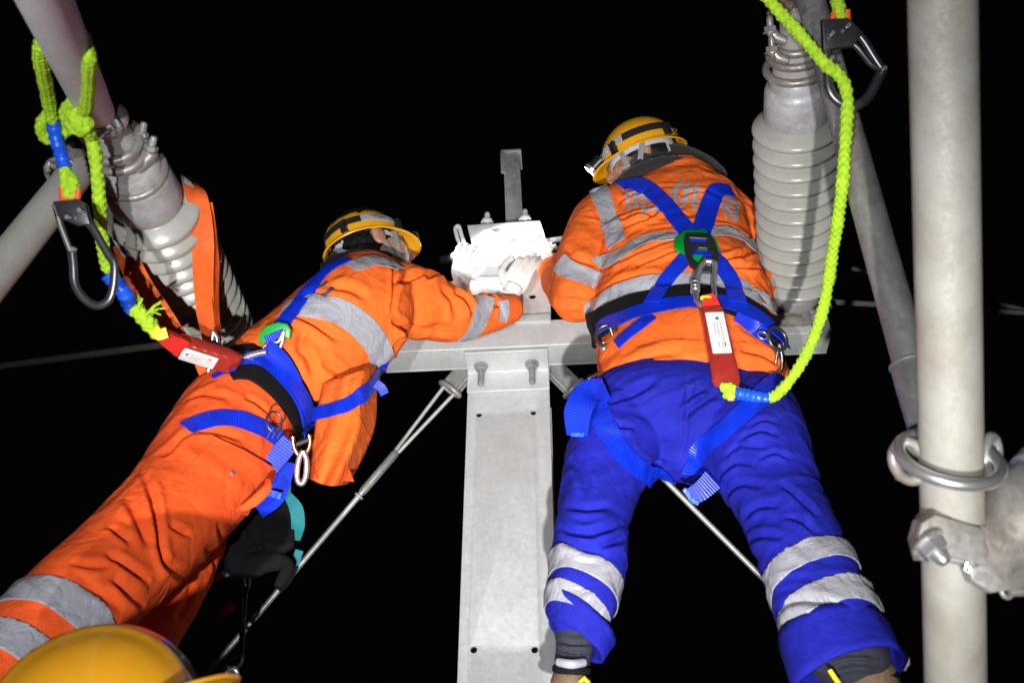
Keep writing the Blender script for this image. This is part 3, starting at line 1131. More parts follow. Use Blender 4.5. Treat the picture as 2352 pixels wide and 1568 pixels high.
# far wires
wl = [('dim weathered wire strand crossing the dark behind the orange sling', (-40, 846, 3.3), (400, 788, 2.75), 0.0145, 'wire_dark'),
      ('thin upper wire running behind the slanting tube towards the tall pole', (1880, 598, 2.9), (2420, 728, 3.1), 0.0105, 'wire'),
      ('thin level rod running from the insulator foot behind the tall pole', (1850, 690, 2.35), (2420, 722, 2.6), 0.010, 'wire')]
for lab, a, b, r, m in wl:
    o = strand_wire('wire_strand', P(*a), P(*b), r, M[m])
    tag(o, lab, 'wire', 'loose wires beyond the beam')

# ================================================================== insulators
def insulator(label, top, bot, foot, rs=0.107, sheds=12):
    """top, bot: axis points at the upper metal cap's outer end and the lower cap's end"""
    ax = (bot - top).normalized()
    L = (bot - top).length
    t = thing('rod_insulator', bot, label, 'insulator', 'grey porcelain rod insulators')
    capL = 0.135 * L / 0.8
    # upper cap
    prof = [(0.030, 0), (0.056, 0.002), (0.062, 0.01), (0.064, 0.03), (0.071, 0.036), (0.074, 0.045), (0.078, capL - 0.012), (0.075, capL - 0.003), (0.06, capL)]
    c = lathe('top_cap', prof, top, ax, M['cap'], t, 48)
    foot0 = 0.085 * L / 0.8
    # porcelain body
    z0, z1 = capL - 0.006, L - foot0 + 0.006
    p = [(0.05, z0 - 0.01), (0.060, z0)]
    step = (z1 - z0 - 0.012) / sheds
    for i in range(sheds):
        b = z0 + 0.006 + i * step
        r = rs * (1.0 if i else 1.0)
        p += [(0.064 if i == 0 else 0.072, b), (0.076, b + step * 0.10), (0.090, b + step * 0.26), (r - 0.004, b + step * 0.40), (r - 0.0012, b + step * 0.48), (r, b + step * 0.56), (r - 0.0008, b + step * 0.64), (r - 0.003, b + step * 0.71), (r - 0.008, b + step * 0.77), (0.085, b + step * 0.83), (0.076, b + step * 0.89), (0.072, b + step * 0.96)]
    p += [(0.06, z1), (0.05, z1 + 0.01)]
    lathe('porcelain_body', p, top, ax, M['porcelain'], t, 72, 60)
    prof = [(0.06, L - foot0), (0.066, L - foot0 + 0.004), (0.068, L - foot0 + 0.02), (0.066, L - 0.02), (0.056, L - 0.003), (0.03, L)]
    lathe('bottom_cap', prof, top, ax, M['cap'], t, 48)
    return t, ax, L
iL_top, iL_bot = PD(292, 372, 2.03), PD(512, 792, 2.80)
iR_top, iR_bot = PD(1829, 165, 2.30), PD(1830, 690, 2.82)
insL, axL, LL = insulator('grey ribbed porcelain insulator with an orange sling round it', iL_top, iL_bot, None)
insR, axR, LR = insulator('grey ribbed porcelain insulator standing upright beside the blue-trousered worker', iR_top, iR_bot, None)
# embossed and stencilled marks
xs = Vector((0.9, 0.1, -0.3))
def mark(txt, px, py, ins, ang, size, mat, slope=0.0):
    bvhs = bvh_of(*[c.data for c in ins.children if c.type == 'MESH'])
    m_ = mpp(hit(bvhs, px, py)[0]) if hit(bvhs, px, py)[0] else 0.001
    text_on('lettering', txt, (px, py), (size * math.cos(ang), -size * math.sin(ang)), (-size * math.sin(ang), -size * math.cos(ang)), bvhs, mat, ins, 0.0012)
mark('02 CX-16', 310, 490, insL, R_(6), 15, M['cap'])
mark('01', 316, 522, insL, R_(6), 15, M['ink_grey'])
mark('A', 419, 469, insL, R_(45), 15, M['ink_dark'])
mark('8281 CX-16', 1856, 239, insR, R_(8), 14, M['cap'])
# feet: saddle brackets on the beam
def saddle(label, bot, ax, px):
    base = on_beam(px, BW / 2, BW)
    t = thing('saddle_bracket', base, label, 'bracket', 'insulator feet on the cross beam')
    fork = bot
    d = (base + Z * 0.05 - fork).normalized()
    for s in (-1, 1):
        plate('fork_cheek', rrect(-0.028, -0.05, 0.028, 0.045, 0.016), [], 0.012, fork + ax * 0.03 + BX * (0.034 * s), (BY, ax, BX), M['galv'], t, 0.002)
    rod('pivot_pin', fork + ax * 0.05 - BX * 0.062, fork + ax * 0.05 + BX * 0.062, 0.012, M['galv_dark'], t)
    prof = [(-0.10, 0.0), (0.10, 0.0), (0.10, 0.018), (0.055, 0.036), (0.036, 0.075), (-0.036, 0.075), (-0.055, 0.036), (-0.10, 0.018)]
    for yo in (-0.043, 0.043):
        plate('saddle_rib', prof, [circle(0, 0.042, 0.012, 16)], 0.014, base + BY * yo + Z * 0.004, (BX, Z, -BY), M['cast'], t, 0.003)
    box('saddle_plate', base + Z * 0.012, (0.10, 0.036, 0.007), M['cast'], t, (BX, BY, Z), 0.003)
    box('saddle_neck', base + Z * 0.055, (0.03, 0.036, 0.034), M['cast'], t, (BX, BY, Z), 0.006)
    for s in (-0.075, 0.075):
        bolt(base + BX * s + Z * 0.02, Z, 0.009, 0.04, M['galv_dark'], t, 0.1)
    return t
saddle('cast saddle bracket at the foot of the upright insulator', iR_bot, axR, 1845)
saddle('cast saddle bracket behind the belt of the orange-clad worker', iL_bot, axL, 525)
# bearing block in front of the beam's end, below the right insulator
bb = thing('bearing_block', on_beam(1815, -0.03, 0.05), 'cast bearing block with a round boss on the beam end', 'bearing block')
q = on_beam(1818, -0.022, 0.062)
plate('face_plate', [(-0.085, -0.045), (0.055, -0.045), (0.055, 0.01), (0.03, 0.045), (-0.02, 0.055), (-0.06, 0.03), (-0.085, 0.0)], [circle(-0.005, 0.0, 0.024, 24, 0.018)], 0.016, q, (BX, Z, -BY), M['cast'], bb, 0.003)
rod('boss', q + BX * -0.005 + BY * 0.02, q + BX * -0.005 - BY * 0.004, 0.015, M['galv_dark'], bb)
box('boss_ledge', q + BX * -0.005 - Z * 0.032 - BY * 0.010, (0.036, 0.006, 0.007), M['cast'], bb, (BX, BY, Z), 0.002)

# ================================================================== cantilever tubes
def pipe(name, label, a, b, r, parent=None, mat='tube', group='cantilever tubes'):
    t = thing(name, a, label, 'tube', group)
    a, b = Vector(a), Vector(b)
    d = (b - a).normalized()
    n = 24
    pts = [a.lerp(b, i / n) for i in range(n + 1)]
    tube('tube_wall', pts, r, M[mat], t, 40)
    return t, a, b, d
# left upper tube comes down from overhead to the insulator's clevis
Ltop, Lend = PD(70, -75, 1.13), PD(220, 256, 1.86)
tl, a, b, dL = pipe('cantilever_tube', 'thick aluminium tube coming down from above with a green rope looped round it', Ltop - (Lend - Ltop).normalized() * 0.4, Lend, 0.0335, mat='tube_lit')
# clevis / swivel eye between tube and insulator
ce = thing('swivel_clevis', PD(240, 292, 1.93), 'grimy swivel eye with a big bolt joining the roped tube to the insulator', 'clevis')
eye_c = PD(252, 278, 1.92)
ring('eye', eye_c, camdir(-0.2, 0.25, -0.8), 0.026, 0.014, M['cast'], ce, 32, 12)
box('eye_cheek', PD(228, 276, 1.92), (0.030, 0.018, 0.034), M['cast'], ce, axes_from(dL), 0.008)
box('eye_cheek', PD(222, 318, 1.97), (0.024, 0.03, 0.022), M['rusty'], ce, axes_from(dL), 0.007)
bx_ = camdir(-0.25, -0.55, -0.75)
c0 = PD(262, 282, 1.90)
hexa('bolt_head', c0, bx_, 0.021, 0.016, M['galv_dark'], ce)
bolt(c0 + bx_ * 0.012, bx_, 0.0105, 0.045, M['chrome'], ce, 0.02)
tube('split_pin', [PD(262, 303, 1.86), PD(248, 310, 1.87), PD(236, 318, 1.88)], 0.0022, M['galv_dark'], ce, 8)
# stub between eye and cap with ring clamps
st = thing('stub_clamp', PD(275, 335, 2.0), 'short stub tube with two hoop clamps above the insulator cap', 'clamp')
tube('stub_tube', [PD(238, 288, 1.95), PD(275, 345, 2.02), iL_top + axL * 0.01], [0.043, 0.044, 0.046], M['tube'], st, 32)
for f, R in ((0.40, 0.052), (0.66, 0.055)):
    q = PD(238, 288, 1.95).lerp(iL_top, f)
    ring('hoop', q, axL, R, 0.0095, M['cast'], st, 40, 12)
for px, py, f in ((340, 306, 0), (362, 338, 1)):
    q = PD(px, py, 2.0)
    e_ = PD(px - 22, py + 26, 2.0)
    tube('hoop_ear', [PD(px - 50, py + 52, 2.0), e_, PD(px - 10, py + 12, 2.0)], [0.011, 0.012, 0.012], M['cast'], st, 12)
    bolt(e_ + camdir(0.2, 0.5, 0.3) * 0.0, camdir(0.35, 0.8, -0.3), 0.008, 0.048, M['galv_dark'], st, 0.35)
ring('hoop', iL_top + axL * 0.035, axL, 0.066, 0.0085, M['cast'], st, 40, 12)
# left lower tube
tb, a, b, d2 = pipe('cantilever_tube', 'grey tube slanting out of the picture below the rope knot', PD(196, 372, 2.02), PD(-120, 770, 1.62), 0.0335)
jt = thing('tube_socket', PD(190, 360, 2.02), 'dark cast socket holding the slanting tube under the knot', 'socket')
tube('socket', [PD(214, 330, 2.04), PD(200, 356, 2.03), PD(158, 398, 1.99), PD(152, 404, 1.985)], [0.030, 0.040, 0.040, 0.0385], M['cast'], jt, 28)
ring('socket_lip', PD(152, 404, 1.985), d2, 0.040, 0.005, M['cast'], jt, 36, 10)
tube('socket_ear', [PD(126, 384, 1.96), PD(112, 376, 1.95), PD(106, 384, 1.95), PD(112, 396, 1.95)], 0.006, M['cast'], jt, 10)

# right: slanting tube behind, tall pole in front, ring clamp
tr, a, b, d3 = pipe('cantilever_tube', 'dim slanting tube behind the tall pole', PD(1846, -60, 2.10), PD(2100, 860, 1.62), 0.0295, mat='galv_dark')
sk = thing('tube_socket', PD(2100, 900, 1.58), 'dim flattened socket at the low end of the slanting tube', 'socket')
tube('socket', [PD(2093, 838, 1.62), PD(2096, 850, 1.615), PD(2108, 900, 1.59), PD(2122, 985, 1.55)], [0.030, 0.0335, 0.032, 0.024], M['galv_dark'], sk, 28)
ring('socket_lip', PD(2093, 838, 1.62), d3, 0.032, 0.004, M['galv_dark'], sk, 36, 10)
for px, py in ((2118, 880), (2121, 912), (2123, 944)):
    rod('rivet', PD(px, py, 1.555), PD(px, py, 1.548), 0.0055, M['galv_dark'], sk)
pT, pB = PD(2163, -90, 1.175), PD(2196, 1660, 1.345)
pT, pB = pT + (pT - pB) * 0.4, pB + (pB - pT) * 1.2
tp, a, b, dP = pipe('tall_pole', 'tall thick aluminium pole nearest the camera, carrying a steel ring', pT, pB, 0.0395, mat='tube_shaded')
tp['category'] = 'pole'
rc = thing('ring_clamp', PD(2180, 1060, 1.28), 'steel ring hung round the tall pole on two eye lugs', 'clamp')
rcx = camdir(0.02, 1, 0.55)
ring('ring', PD(2180, 1052, 1.27), camdir(0.03, 0.9, -0.42), 0.062, 0.0085, M['chrome'], rc, 56, 14)
for s, px, py in ((-1, 2088, 1058), (1, 2276, 1044)):
    ring('eye_lug', PD(px, py, 1.30), camdir(s * 0.75, 0.1, -0.75), 0.026, 0.0075, M['cast'], rc, 30, 10, 1.0, 0.8)
    box('lug_block', PD(px - 18 * s + (-14 if s < 0 else -8), py + 4, 1.335), (0.018, 0.016, 0.026), M['cast'], rc, (RT, FW, UP), 0.006)
lc = thing('pole_clamp', PD(2175, 1245, 1.29), 'cast clamp with a shiny bolt low on the tall pole', 'clamp')
qc = PD(2186, 1225, 1.318)
lathe('collar', [(0.0402, 0), (0.0435, 0.002), (0.0462, 0.008), (0.0462, 0.042), (0.0435, 0.050), (0.0402, 0.052)], qc - dP * 0.024, dP, M['cast'], lc, 48)
e1 = axes_from(camdir(0.10, 0.2, -0.97), UP)
g = Geo()
lug = [(-0.026, -0.022), (0.020, -0.026), (0.060, -0.038), (0.066, -0.022), (0.060, 0.010), (0.022, 0.022), (-0.004, 0.030), (-0.022, 0.020), (-0.030, 0.0)]
plate('clamp_lug', [(y * 1.0, -x) if False else (x, y) for x, y in lug], [], 0.026, PD(2152, 1236, 1.262), (e1[1] if e1[1].dot(RT) > 0 else -e1[1], e1[0], e1[2]), M['cast'], lc, 0.005)
plate('clamp_lug', [(x * 0.9, y * 0.85) for x, y in lug], [], 0.012, PD(2156, 1234, 1.242), (e1[1] if e1[1].dot(RT) > 0 else -e1[1], e1[0], e1[2]), M['cast'], lc, 0.003)
bdir = camdir(0.42, -0.62, -0.66)
hexa('nut', PD(2128, 1240, 1.240), bdir, 0.0175, 0.013, M['chrome'], lc)
bolt(PD(2131, 1246, 1.236), bdir, 0.0105, 0.032, M['chrome'], lc, 0.06)
tube('split_pin', [PD(2222, 1290, 1.24), PD(2216, 1308, 1.24), PD(2224, 1316, 1.24), PD(2230, 1306, 1.24), PD(2226, 1292, 1.24)], 0.0024, M['chrome'], lc, 8)
rod('pin_head', PD(2228, 1288, 1.245), PD(2240, 1284, 1.24), 0.010, M['cast'], lc)
# big flared casting at the right edge, bolted to the clamp
fl = thing('flared_casting', PD(2330, 1230, 1.25), 'big flared grey casting cut off by the picture edge beside the pole clamp', 'casting')
fa = camdir(0.80, 0.52, 0.30)
lathe('flare', [(0.022, -0.02), (0.034, -0.016), (0.038, 0.0), (0.040, 0.012), (0.052, 0.034), (0.062, 0.052), (0.066, 0.075), (0.066, 0.10), (0.062, 0.104), (0.062, 0.112), (0.070, 0.118), (0.072, 0.14), (0.05, 0.15)], PD(2288, 1262, 1.275), fa, M['cast'], fl, 56)
plate('flare_foot', [(-0.030, 0.006), (-0.012, 0.024), (0.016, 0.026), (0.030, 0.0), (0.056, -0.016), (0.056, -0.028), (0.0, -0.034), (-0.022, -0.020)], [], 0.022, PD(2262, 1290, 1.258), (e1[1] if e1[1].dot(RT) > 0 else -e1[1], e1[0], e1[2]), M['cast'], fl, 0.004)
ring('lower_eye', PD(2312, 1356, 1.25), camdir(0.3, 0.3, -0.9), 0.008, 0.0035, M['cast'], fl, 20, 8)
tube('lower_pin', [PD(2318, 1358, 1.25), PD(2350, 1356, 1.25), PD(2390, 1350, 1.25)], [0.006, 0.007, 0.008], M['cast'], fl, 14)
tube('lower_stub', [PD(2352, 1310, 1.27), PD(2350, 1350, 1.27)], 0.018, M['cast'], fl, 18)
# rusty fitting above the right insulator
rf = thing('rusty_fitting', PD(1825, 20, 2.2), 'rusty swivel fitting above the upright insulator', 'fitting')
box('swivel_block', PD(1820, 2, 2.17), (0.040, 0.026, 0.022), M['rusty'], rf, (camdir(0.98, -0.15, 0), camdir(0, 0.2, -0.98), camdir(0.15, 0.97, 0.2)), 0.008)
tube('swivel_lug', [PD(1790, -8, 2.13), PD(1800, 10, 2.14), PD(1818, 14, 2.14)], 0.012, M['rusty'], rf, 12)
tube('stub_tube', [PD(1826, 10, 2.17), PD(1830, 70, 2.22), PD(1831, 128, 2.27)], [0.036, 0.037, 0.040], M['tube'], rf, 32)
rk = thing('stub_clamp', PD(1820, 120, 2.26), 'hoop clamps with bolts on the cap of the upright insulator', 'clamp')
for f, R in ((0.02, 0.052), (0.30, 0.060), (0.62, 0.068)):
    ring('hoop', PD(1828, 95, 2.25).lerp(iR_top + axR * 0.03, f), axR, R, 0.0095, M['cast'], rk, 40, 12)
tube('stub_collar', [PD(1828, 96, 2.25), PD(1829, 120, 2.27), iR_top + axR * 0.01], [0.047, 0.051, 0.056], M['cap'], rk, 32)
for px, py in ((1768, 68), (1772, 114)):
    tube('hoop_ear', [PD(px + 36, py + 26, 2.2), PD(px + 14, py + 18, 2.2), PD(px, py, 2.2)], [0.011, 0.012, 0.0125], M['cast'], rk, 12)
    bolt(PD(px + 2, py + 14, 2.19), camdir(-0.1, 0.9, -0.2), 0.008, 0.042, M['galv_dark'], rk, 0.2)
tube('split_pin', [PD(1780, 128, 2.19), PD(1784, 142, 2.19)], 0.002, M['chrome'], rk, 6)

# ================================================================== people
def ortho(f, u):
    f = Vector(f).normalized()
    u = Vector(u)
    u = (u - f * u.dot(f)).normalized()
    r = f.cross(u)
    return r, f, u                            # right, forward, up
def head_geo(g, c, r, f, u, s=1.0):
    """skull, jaw, nose, ears, brow, lips around the head centre c"""
    E = lambda o, ax, rad: g_ellipsoid(g, c + r * (o[0] * s) + f * (o[1] * s) + u * (o[2] * s), ax, [q * s for q in rad])
    A = (r, f, u)
    E((0, -0.012, 0.03), A, (0.078, 0.098, 0.095))
    E((0, 0.028, -0.02), A, (0.066, 0.072, 0.085))
    E((0, 0.040, -0.072), A, (0.048, 0.050, 0.042))
    E((0, 0.072, -0.098), A, (0.024, 0.020, 0.018))
    E((0, 0.104, -0.022), A, (0.013, 0.020, 0.022))
    E((0, 0.094, 0.006), A, (0.010, 0.014, 0.026))
    for q in (-1, 1):
        E((0.032 * q, 0.072, 0.022), A, (0.026, 0.018, 0.011))
        E((0.040 * q, 0.062, -0.025), A, (0.022, 0.022, 0.020))
        E((0.080 * q, -0.010, -0.012), A, (0.010, 0.021, 0.033))
        E((0.084 * q, -0.016, -0.004), A, (0.010, 0.016, 0.018))
    E((0, 0.088, -0.064), A, (0.024, 0.012, 0.007))
    E((0, 0.086, -0.076), A, (0.022, 0.012, 0.007))
def hand_geo(g, wrist, palm_dir, across, normal, curl, s=1.0, spread=0.0, thumb=1):
    """palm, four unequal bent fingers and a thumb from the side of the palm"""
    d, a, n = Vector(palm_dir).normalized(), Vector(across).normalized(), Vector(normal).normalized()
    w = Vector(wrist)
    g_ellipsoid(g, w + d * 0.050 * s, (a, d, n), (0.041 * s, 0.055 * s, 0.018 * s))
    g_tube(g, [w - d * 0.06 * s, w, w + d * 0.03 * s], [0.029 * s, 0.028 * s, 0.030 * s], 14)
    for k, (o, L) in enumerate(((-0.030, 0.070), (-0.010, 0.080), (0.011, 0.076), (0.030, 0.060))):
        p = w + d * 0.085 * s + a * (o * s)
        dd = (d + a * (o * 6 * spread)).normalized()
        pts, ang = [p - dd * 0.02 * s], 0.0
        pts.append(p)
        q = p
        for j, fr in enumerate((0.45, 0.32, 0.23)):
            ang += curl * (0.75 + 0.12 * k) * (1.0 if j else 0.7)
            q = q + (dd * math.cos(ang) - n * math.sin(ang)) * (L * fr * s)
            pts.append(q)
        g_tube(g, catmull(pts, 4), [0.0098 * s - 0.00022 * i * s / 1.0 for i in range(len(catmull(pts, 4)))], 12)
        g_ellipsoid(g, pts[-1], (a, d, n), (0.0075 * s,) * 3, 12)
    t0 = w + d * 0.025 * s + a * (-0.034 * s * thumb)
    t1 = t0 + d * 0.030 * s - a * (0.024 * s * thumb) - n * 0.010 * s
    t2 = t1 + d * 0.030 * s - a * (0.004 * s * thumb) - n * 0.018 * s
    t3 = t2 + d * 0.020 * s + a * (0.006 * s * thumb) - n * 0.012 * s
    pts = catmull([t0, t1, t2, t3], 4)
    g_tube(g, pts, [0.0125 * s] * 5 + [0.0105 * s] * (len(pts) - 5), 12)
    g_ellipsoid(g, t3, (a, d, n), (0.0095 * s,) * 3, 12)
def scaled(st, k):
    return [(s[0], s[1], s[2], s[3] * k) + tuple(s[4:5]) for s in st]
def garment(name, chains, parent, mat, voxel, creases, amp, scale, stretch, smooth=7, gain=1.0):
    g = Geo()
    for c in chains:
        chain_geo(g, c)
    me = grow(g, voxel, smooth)
    wrinkle(me, creases, amp, scale, stretch, gain=gain)
    return link(name, me, mat, parent, 180)

# ---------------------------------------------------------------- worker in orange jacket and blue trousers
R_head = P(1476, 368, 1.97)
Rr, Rf, Ru = ortho(camdir(-0.93, -0.34, 0.12), camdir(-0.30, 0.90, 0.30))
worker_r = thing('person', P(1575, 1000, 1.84), 'worker seen from behind in orange jacket and royal blue trousers, arms over the beam', 'person')
torso_r = [(1500, 418, 2.00, 60, .75), (1528, 450, 1.99, 118, .7), (1538, 492, 1.98, 160, .66), (1550, 560, 1.95, 172, .66), (1556, 640, 1.91, 184, .66), (1566, 705, 1.88, 204, .64), (1573, 765, 1.87, 202, .64), (1582, 830, 1.86, 210, .70), (1588, 885, 1.855, 216, .72), (1590, 908, 1.855, 217, .72)]
armL_r = [(1440, 480, 1.98, 62), (1385, 510, 1.97, 68), (1352, 575, 1.95, 66), (1330, 640, 1.93, 62), (1322, 692, 1.925, 50)]
fore_r = [(1322, 690, 1.93, 50), (1300, 668, 2.03, 44), (1276, 632, 2.14, 36), (1266, 612, 2.18, 33)]
armR_r = [(1640, 470, 1.95, 60), (1695, 520, 1.97, 58), (1722, 590, 1.99, 52), (1738, 650, 2.0, 50), (1700, 660, 2.12, 44), (1600, 640, 2.24, 38)]
cre = [([(1395, 520), (1450, 500), (1530, 488)], 7, 11), ([(1435, 520), (1490, 505), (1525, 478)], 6, 9), ([(1395, 612), (1440, 598), (1500, 570), (1560, 548)], 7, 11),
       ([(1650, 598), (1690, 592), (1738, 574)], 6, 11), ([(1690, 612), (1720, 618), (1745, 612)], 5, 10), ([(1460, 612), (1510, 592), (1556, 575)], 6, 7),
       ([(1385, 600), (1398, 540), (1400, 500)], 6, 9), ([(1420, 465), (1470, 445), (1510, 440)], 6, 8), ([(1560, 452), (1610, 442), (1660, 462)], 6, 8), ([(1640, 520), (1690, 530), (1725, 560)], 6, 7),
       ([(1395, 655), (1450, 640), (1520, 630)], 8, 7), ([(1300, 560), (1320, 590), (1370, 610)], 7, 5), ([(1290, 700), (1320, 690), (1360, 700)], 7, 6),
       ([(1430, 850), (1500, 815), (1570, 812)], 9, 6), ([(1700, 800), (1750, 812), (1790, 835)], 7, 8), ([(1400, 690), (1380, 720), (1375, 745)], 7, 8), ([(1715, 660), (1745, 690), (1765, 735)], 8, 9)]
jacket_r = garment('jacket', [torso_r, armL_r, fore_r, armR_r], worker_r, M['orange_jacket'], 0.0048, cre, 0.0042, 7.5, (1.0, 1.0, 1.6))
hips_r = [(1585, 800, 1.88, 150, .6), (1586, 860, 1.87, 172, .6), (1584, 925, 1.855, 220, .62), (1578, 975, 1.84, 222, .68), (1562, 1035, 1.835, 150, .8), (1556, 1066, 1.835, 60, .9)]
legL_r = [(1475, 930, 1.86, 92), (1420, 1010, 1.83, 106), (1382, 1110, 1.81, 92), (1360, 1200, 1.795, 80), (1355, 1260, 1.79, 88), (1345, 1330, 1.785, 84), (1330, 1400, 1.78, 78), (1328, 1442, 1.78, 60)]
legR_r = [(1690, 930, 1.855, 112), (1722, 1000, 1.80, 128), (1758, 1085, 1.76, 114), (1796, 1165, 1.73, 98), (1832, 1245, 1.705, 102), (1868, 1330, 1.68, 106), (1904, 1420, 1.66, 114), (1922, 1466, 1.653, 116)]
cre = [([(1400, 925), (1450, 905), (1510, 872)], 7, 9), ([(1395, 968), (1425, 980), (1455, 980)], 6, 9), ([(1565, 962), (1600, 930), (1650, 898)], 7, 9), ([(1560, 930), (1590, 905), (1630, 885)], 7, 8),
       ([(1712, 988), (1750, 968), (1786, 972)], 5, 5), ([(1690, 1016), (1745, 990), (1790, 1002)], 6, 7), ([(1662, 1052), (1700, 1024), (1770, 1030)], 5, 5), ([(1740, 1052), (1780, 1040), (1818, 1052)], 5, 6), ([(1645, 1098), (1690, 1062), (1740, 1066)], 6, 6),
       ([(1655, 1150), (1700, 1112), (1760, 1118)], 7, 7), ([(1682, 1212), (1740, 1165), (1790, 1160)], 7, 8), ([(1792, 1108), (1840, 1150), (1880, 1190)], 6, 8), ([(1704, 1252), (1750, 1230), (1800, 1236)], 6, 5), ([(1800, 1182), (1840, 1196), (1880, 1226)], 6, 7),
       ([(1285, 1208), (1345, 1228), (1430, 1200)], 7, 11), ([(1290, 1235), (1340, 1262), (1390, 1270)], 7, 9), ([(1370, 1255), (1410, 1245), (1445, 1225)], 6, 9), ([(1300, 1160), (1350, 1170), (1400, 1160)], 8, 6),
       ([(1580, 860), (1578, 950), (1570, 1050)], 4, 4), ([(1310, 1050), (1340, 1090), (1350, 1140)], 9, 6), ([(1470, 1100), (1500, 1070), (1530, 1060)], 7, 8), ([(1620, 1100), (1610, 1070), (1590, 1050)], 7, 9),
       ([(1790, 1400), (1850, 1380), (1960, 1400)], 8, 7), ([(1800, 1450), (1870, 1425), (2000, 1440)], 7, 7), ([(1290, 1400), (1330, 1420), (1380, 1410)], 7, 6)]
trousers_r = garment('trousers', [hips_r, legL_r, legR_r], worker_r, M['blue_cloth'], 0.0048, cre, 0.0046, 7.0, (0.8, 1.0, 1.8), gain=0.85)
g = Geo(); chain_geo(g, [(1542, 1082, 1.93, 12, .4), (1562, 1078, 1.93, 14, .4), (1586, 1074, 1.93, 12, .4)]); me = grow(g, 0.004, 2); wrinkle(me, [], 0.003, 22)
link('jacket_front_hem', me, M['orange_jacket'], worker_r, 180)
# body inside the clothes: one continuous figure with head, neck, limbs
g = Geo()
head_geo(g, R_head, Rr, Rf, Ru)
for c in (torso_r, armL_r, fore_r, armR_r, hips_r, legL_r, legR_r):
    chain_geo(g, scaled(c, 0.74), 5, 20)
neck = R_head - Ru * 0.09 - Rf * 0.012
tq = P(1520, 455, 1.98)
g_tube(g, [R_head - Ru * 0.03 - Rf * 0.015, neck, neck.lerp(tq, 0.5), tq], [0.055, 0.057, 0.060, 0.075], 18)
bodyR = link('body', grow(g, 0.0042, 3), M['skin'], worker_r, 180)
def hair_cap(parent, c, r, f, u, sideburn=True):
    g = Geo()
    A = (r, f, u)
    g_ellipsoid(g, c + f * -0.016 + u * 0.034, A, (0.0845, 0.102, 0.098))
    g_ellipsoid(g, c + f * -0.044 + u * -0.016, A, (0.082, 0.064, 0.070))
    me = grow(g, 0.005, 3)
    co, no = co_of(me), no_of(me)
    set_co(me, co + no * (perlin(co * 90)[:, None] * 0.004))
    return link('hair', me, M['hair'], parent, 180)
hair_cap(worker_r, R_head, Rr, Rf, Ru)
# dark fleece collar bunched round the neck
g = Geo()
chain_geo(g, [(1412, 436, 1.95, 15), (1440, 420, 1.93, 22), (1478, 402, 1.915, 28), (1530, 388, 1.905, 30), (1585, 396, 1.91, 30), (1628, 424, 1.92, 27), (1668, 456, 1.93, 22), (1700, 490, 1.94, 18), (1726, 525, 1.95, 14)])
chain_geo(g, [(1470, 395, 1.95, 40), (1530, 375, 1.96, 45), (1590, 390, 1.97, 45), (1640, 420, 1.98, 40)])
me = grow(g, 0.006, 4)
wrinkle(me, [([(1440, 430), (1520, 392), (1600, 405)], 5, 6), ([(1600, 400), (1650, 440), (1700, 480)], 5, 6)], 0.004, 26, (1, 1, 1))
link('fleece_collar', me, M['fleece'], worker_r, 180)
# gloved hand
g = Geo()
hand_geo(g, P(1268, 606, 2.15), camdir(-0.80, 0.42, 0.15), camdir(0.42, 0.85, -0.1), camdir(0.2, 0.0, -0.95), 0.75, 0.92, 0.05, -1)
g_tube(g, [P(1296, 660, 2.06), P(1282, 630, 2.13), P(1268, 612, 2.17)], [0.036, 0.036, 0.033], 16)
link('glove', grow(g, 0.0032, 2), M['glove'], worker_r, 180)
g = Geo()
hand_geo(g, P(1600, 640, 2.24), camdir(-0.95, 0.1, 0.2), camdir(0.1, 0.95, 0), camdir(0, 0, -1), 0.5)
link('glove', grow(g, 0.0045, 2), M['glove'], worker_r, 180)
# long socks / inner trousers and boots
g = Geo(); chain_geo(g, [(1328, 1410, 1.785, 52), (1322, 1455, 1.785, 47), (1317, 1500, 1.785, 42), (1314, 1530, 1.785, 38)])
me = grow(g, 0.005, 3); wrinkle(me, [([(1278, 1470), (1320, 1480), (1362, 1474)], 4, 6), ([(1280, 1488), (1320, 1500), (1358, 1494)], 4, 6), ([(1280, 1505), (1320, 1515), (1352, 1508)], 4, 6)], 0.002, 20)
link('inner_trouser_leg', me, M['navy'], worker_r, 180)
g = Geo(); chain_geo(g, [(1908, 1470, 1.66, 86), (1945, 1500, 1.665, 84), (1970, 1525, 1.67, 78), (1985, 1548, 1.675, 68)])
me = grow(g, 0.005, 3); wrinkle(me, [([(1900, 1515), (1960, 1500), (2030, 1510)], 5, 7), ([(1905, 1535), (1960, 1520), (2030, 1525)], 5, 7)], 0.002, 20)
link('inner_trouser_leg', me, M['navy'], worker_r, 180)
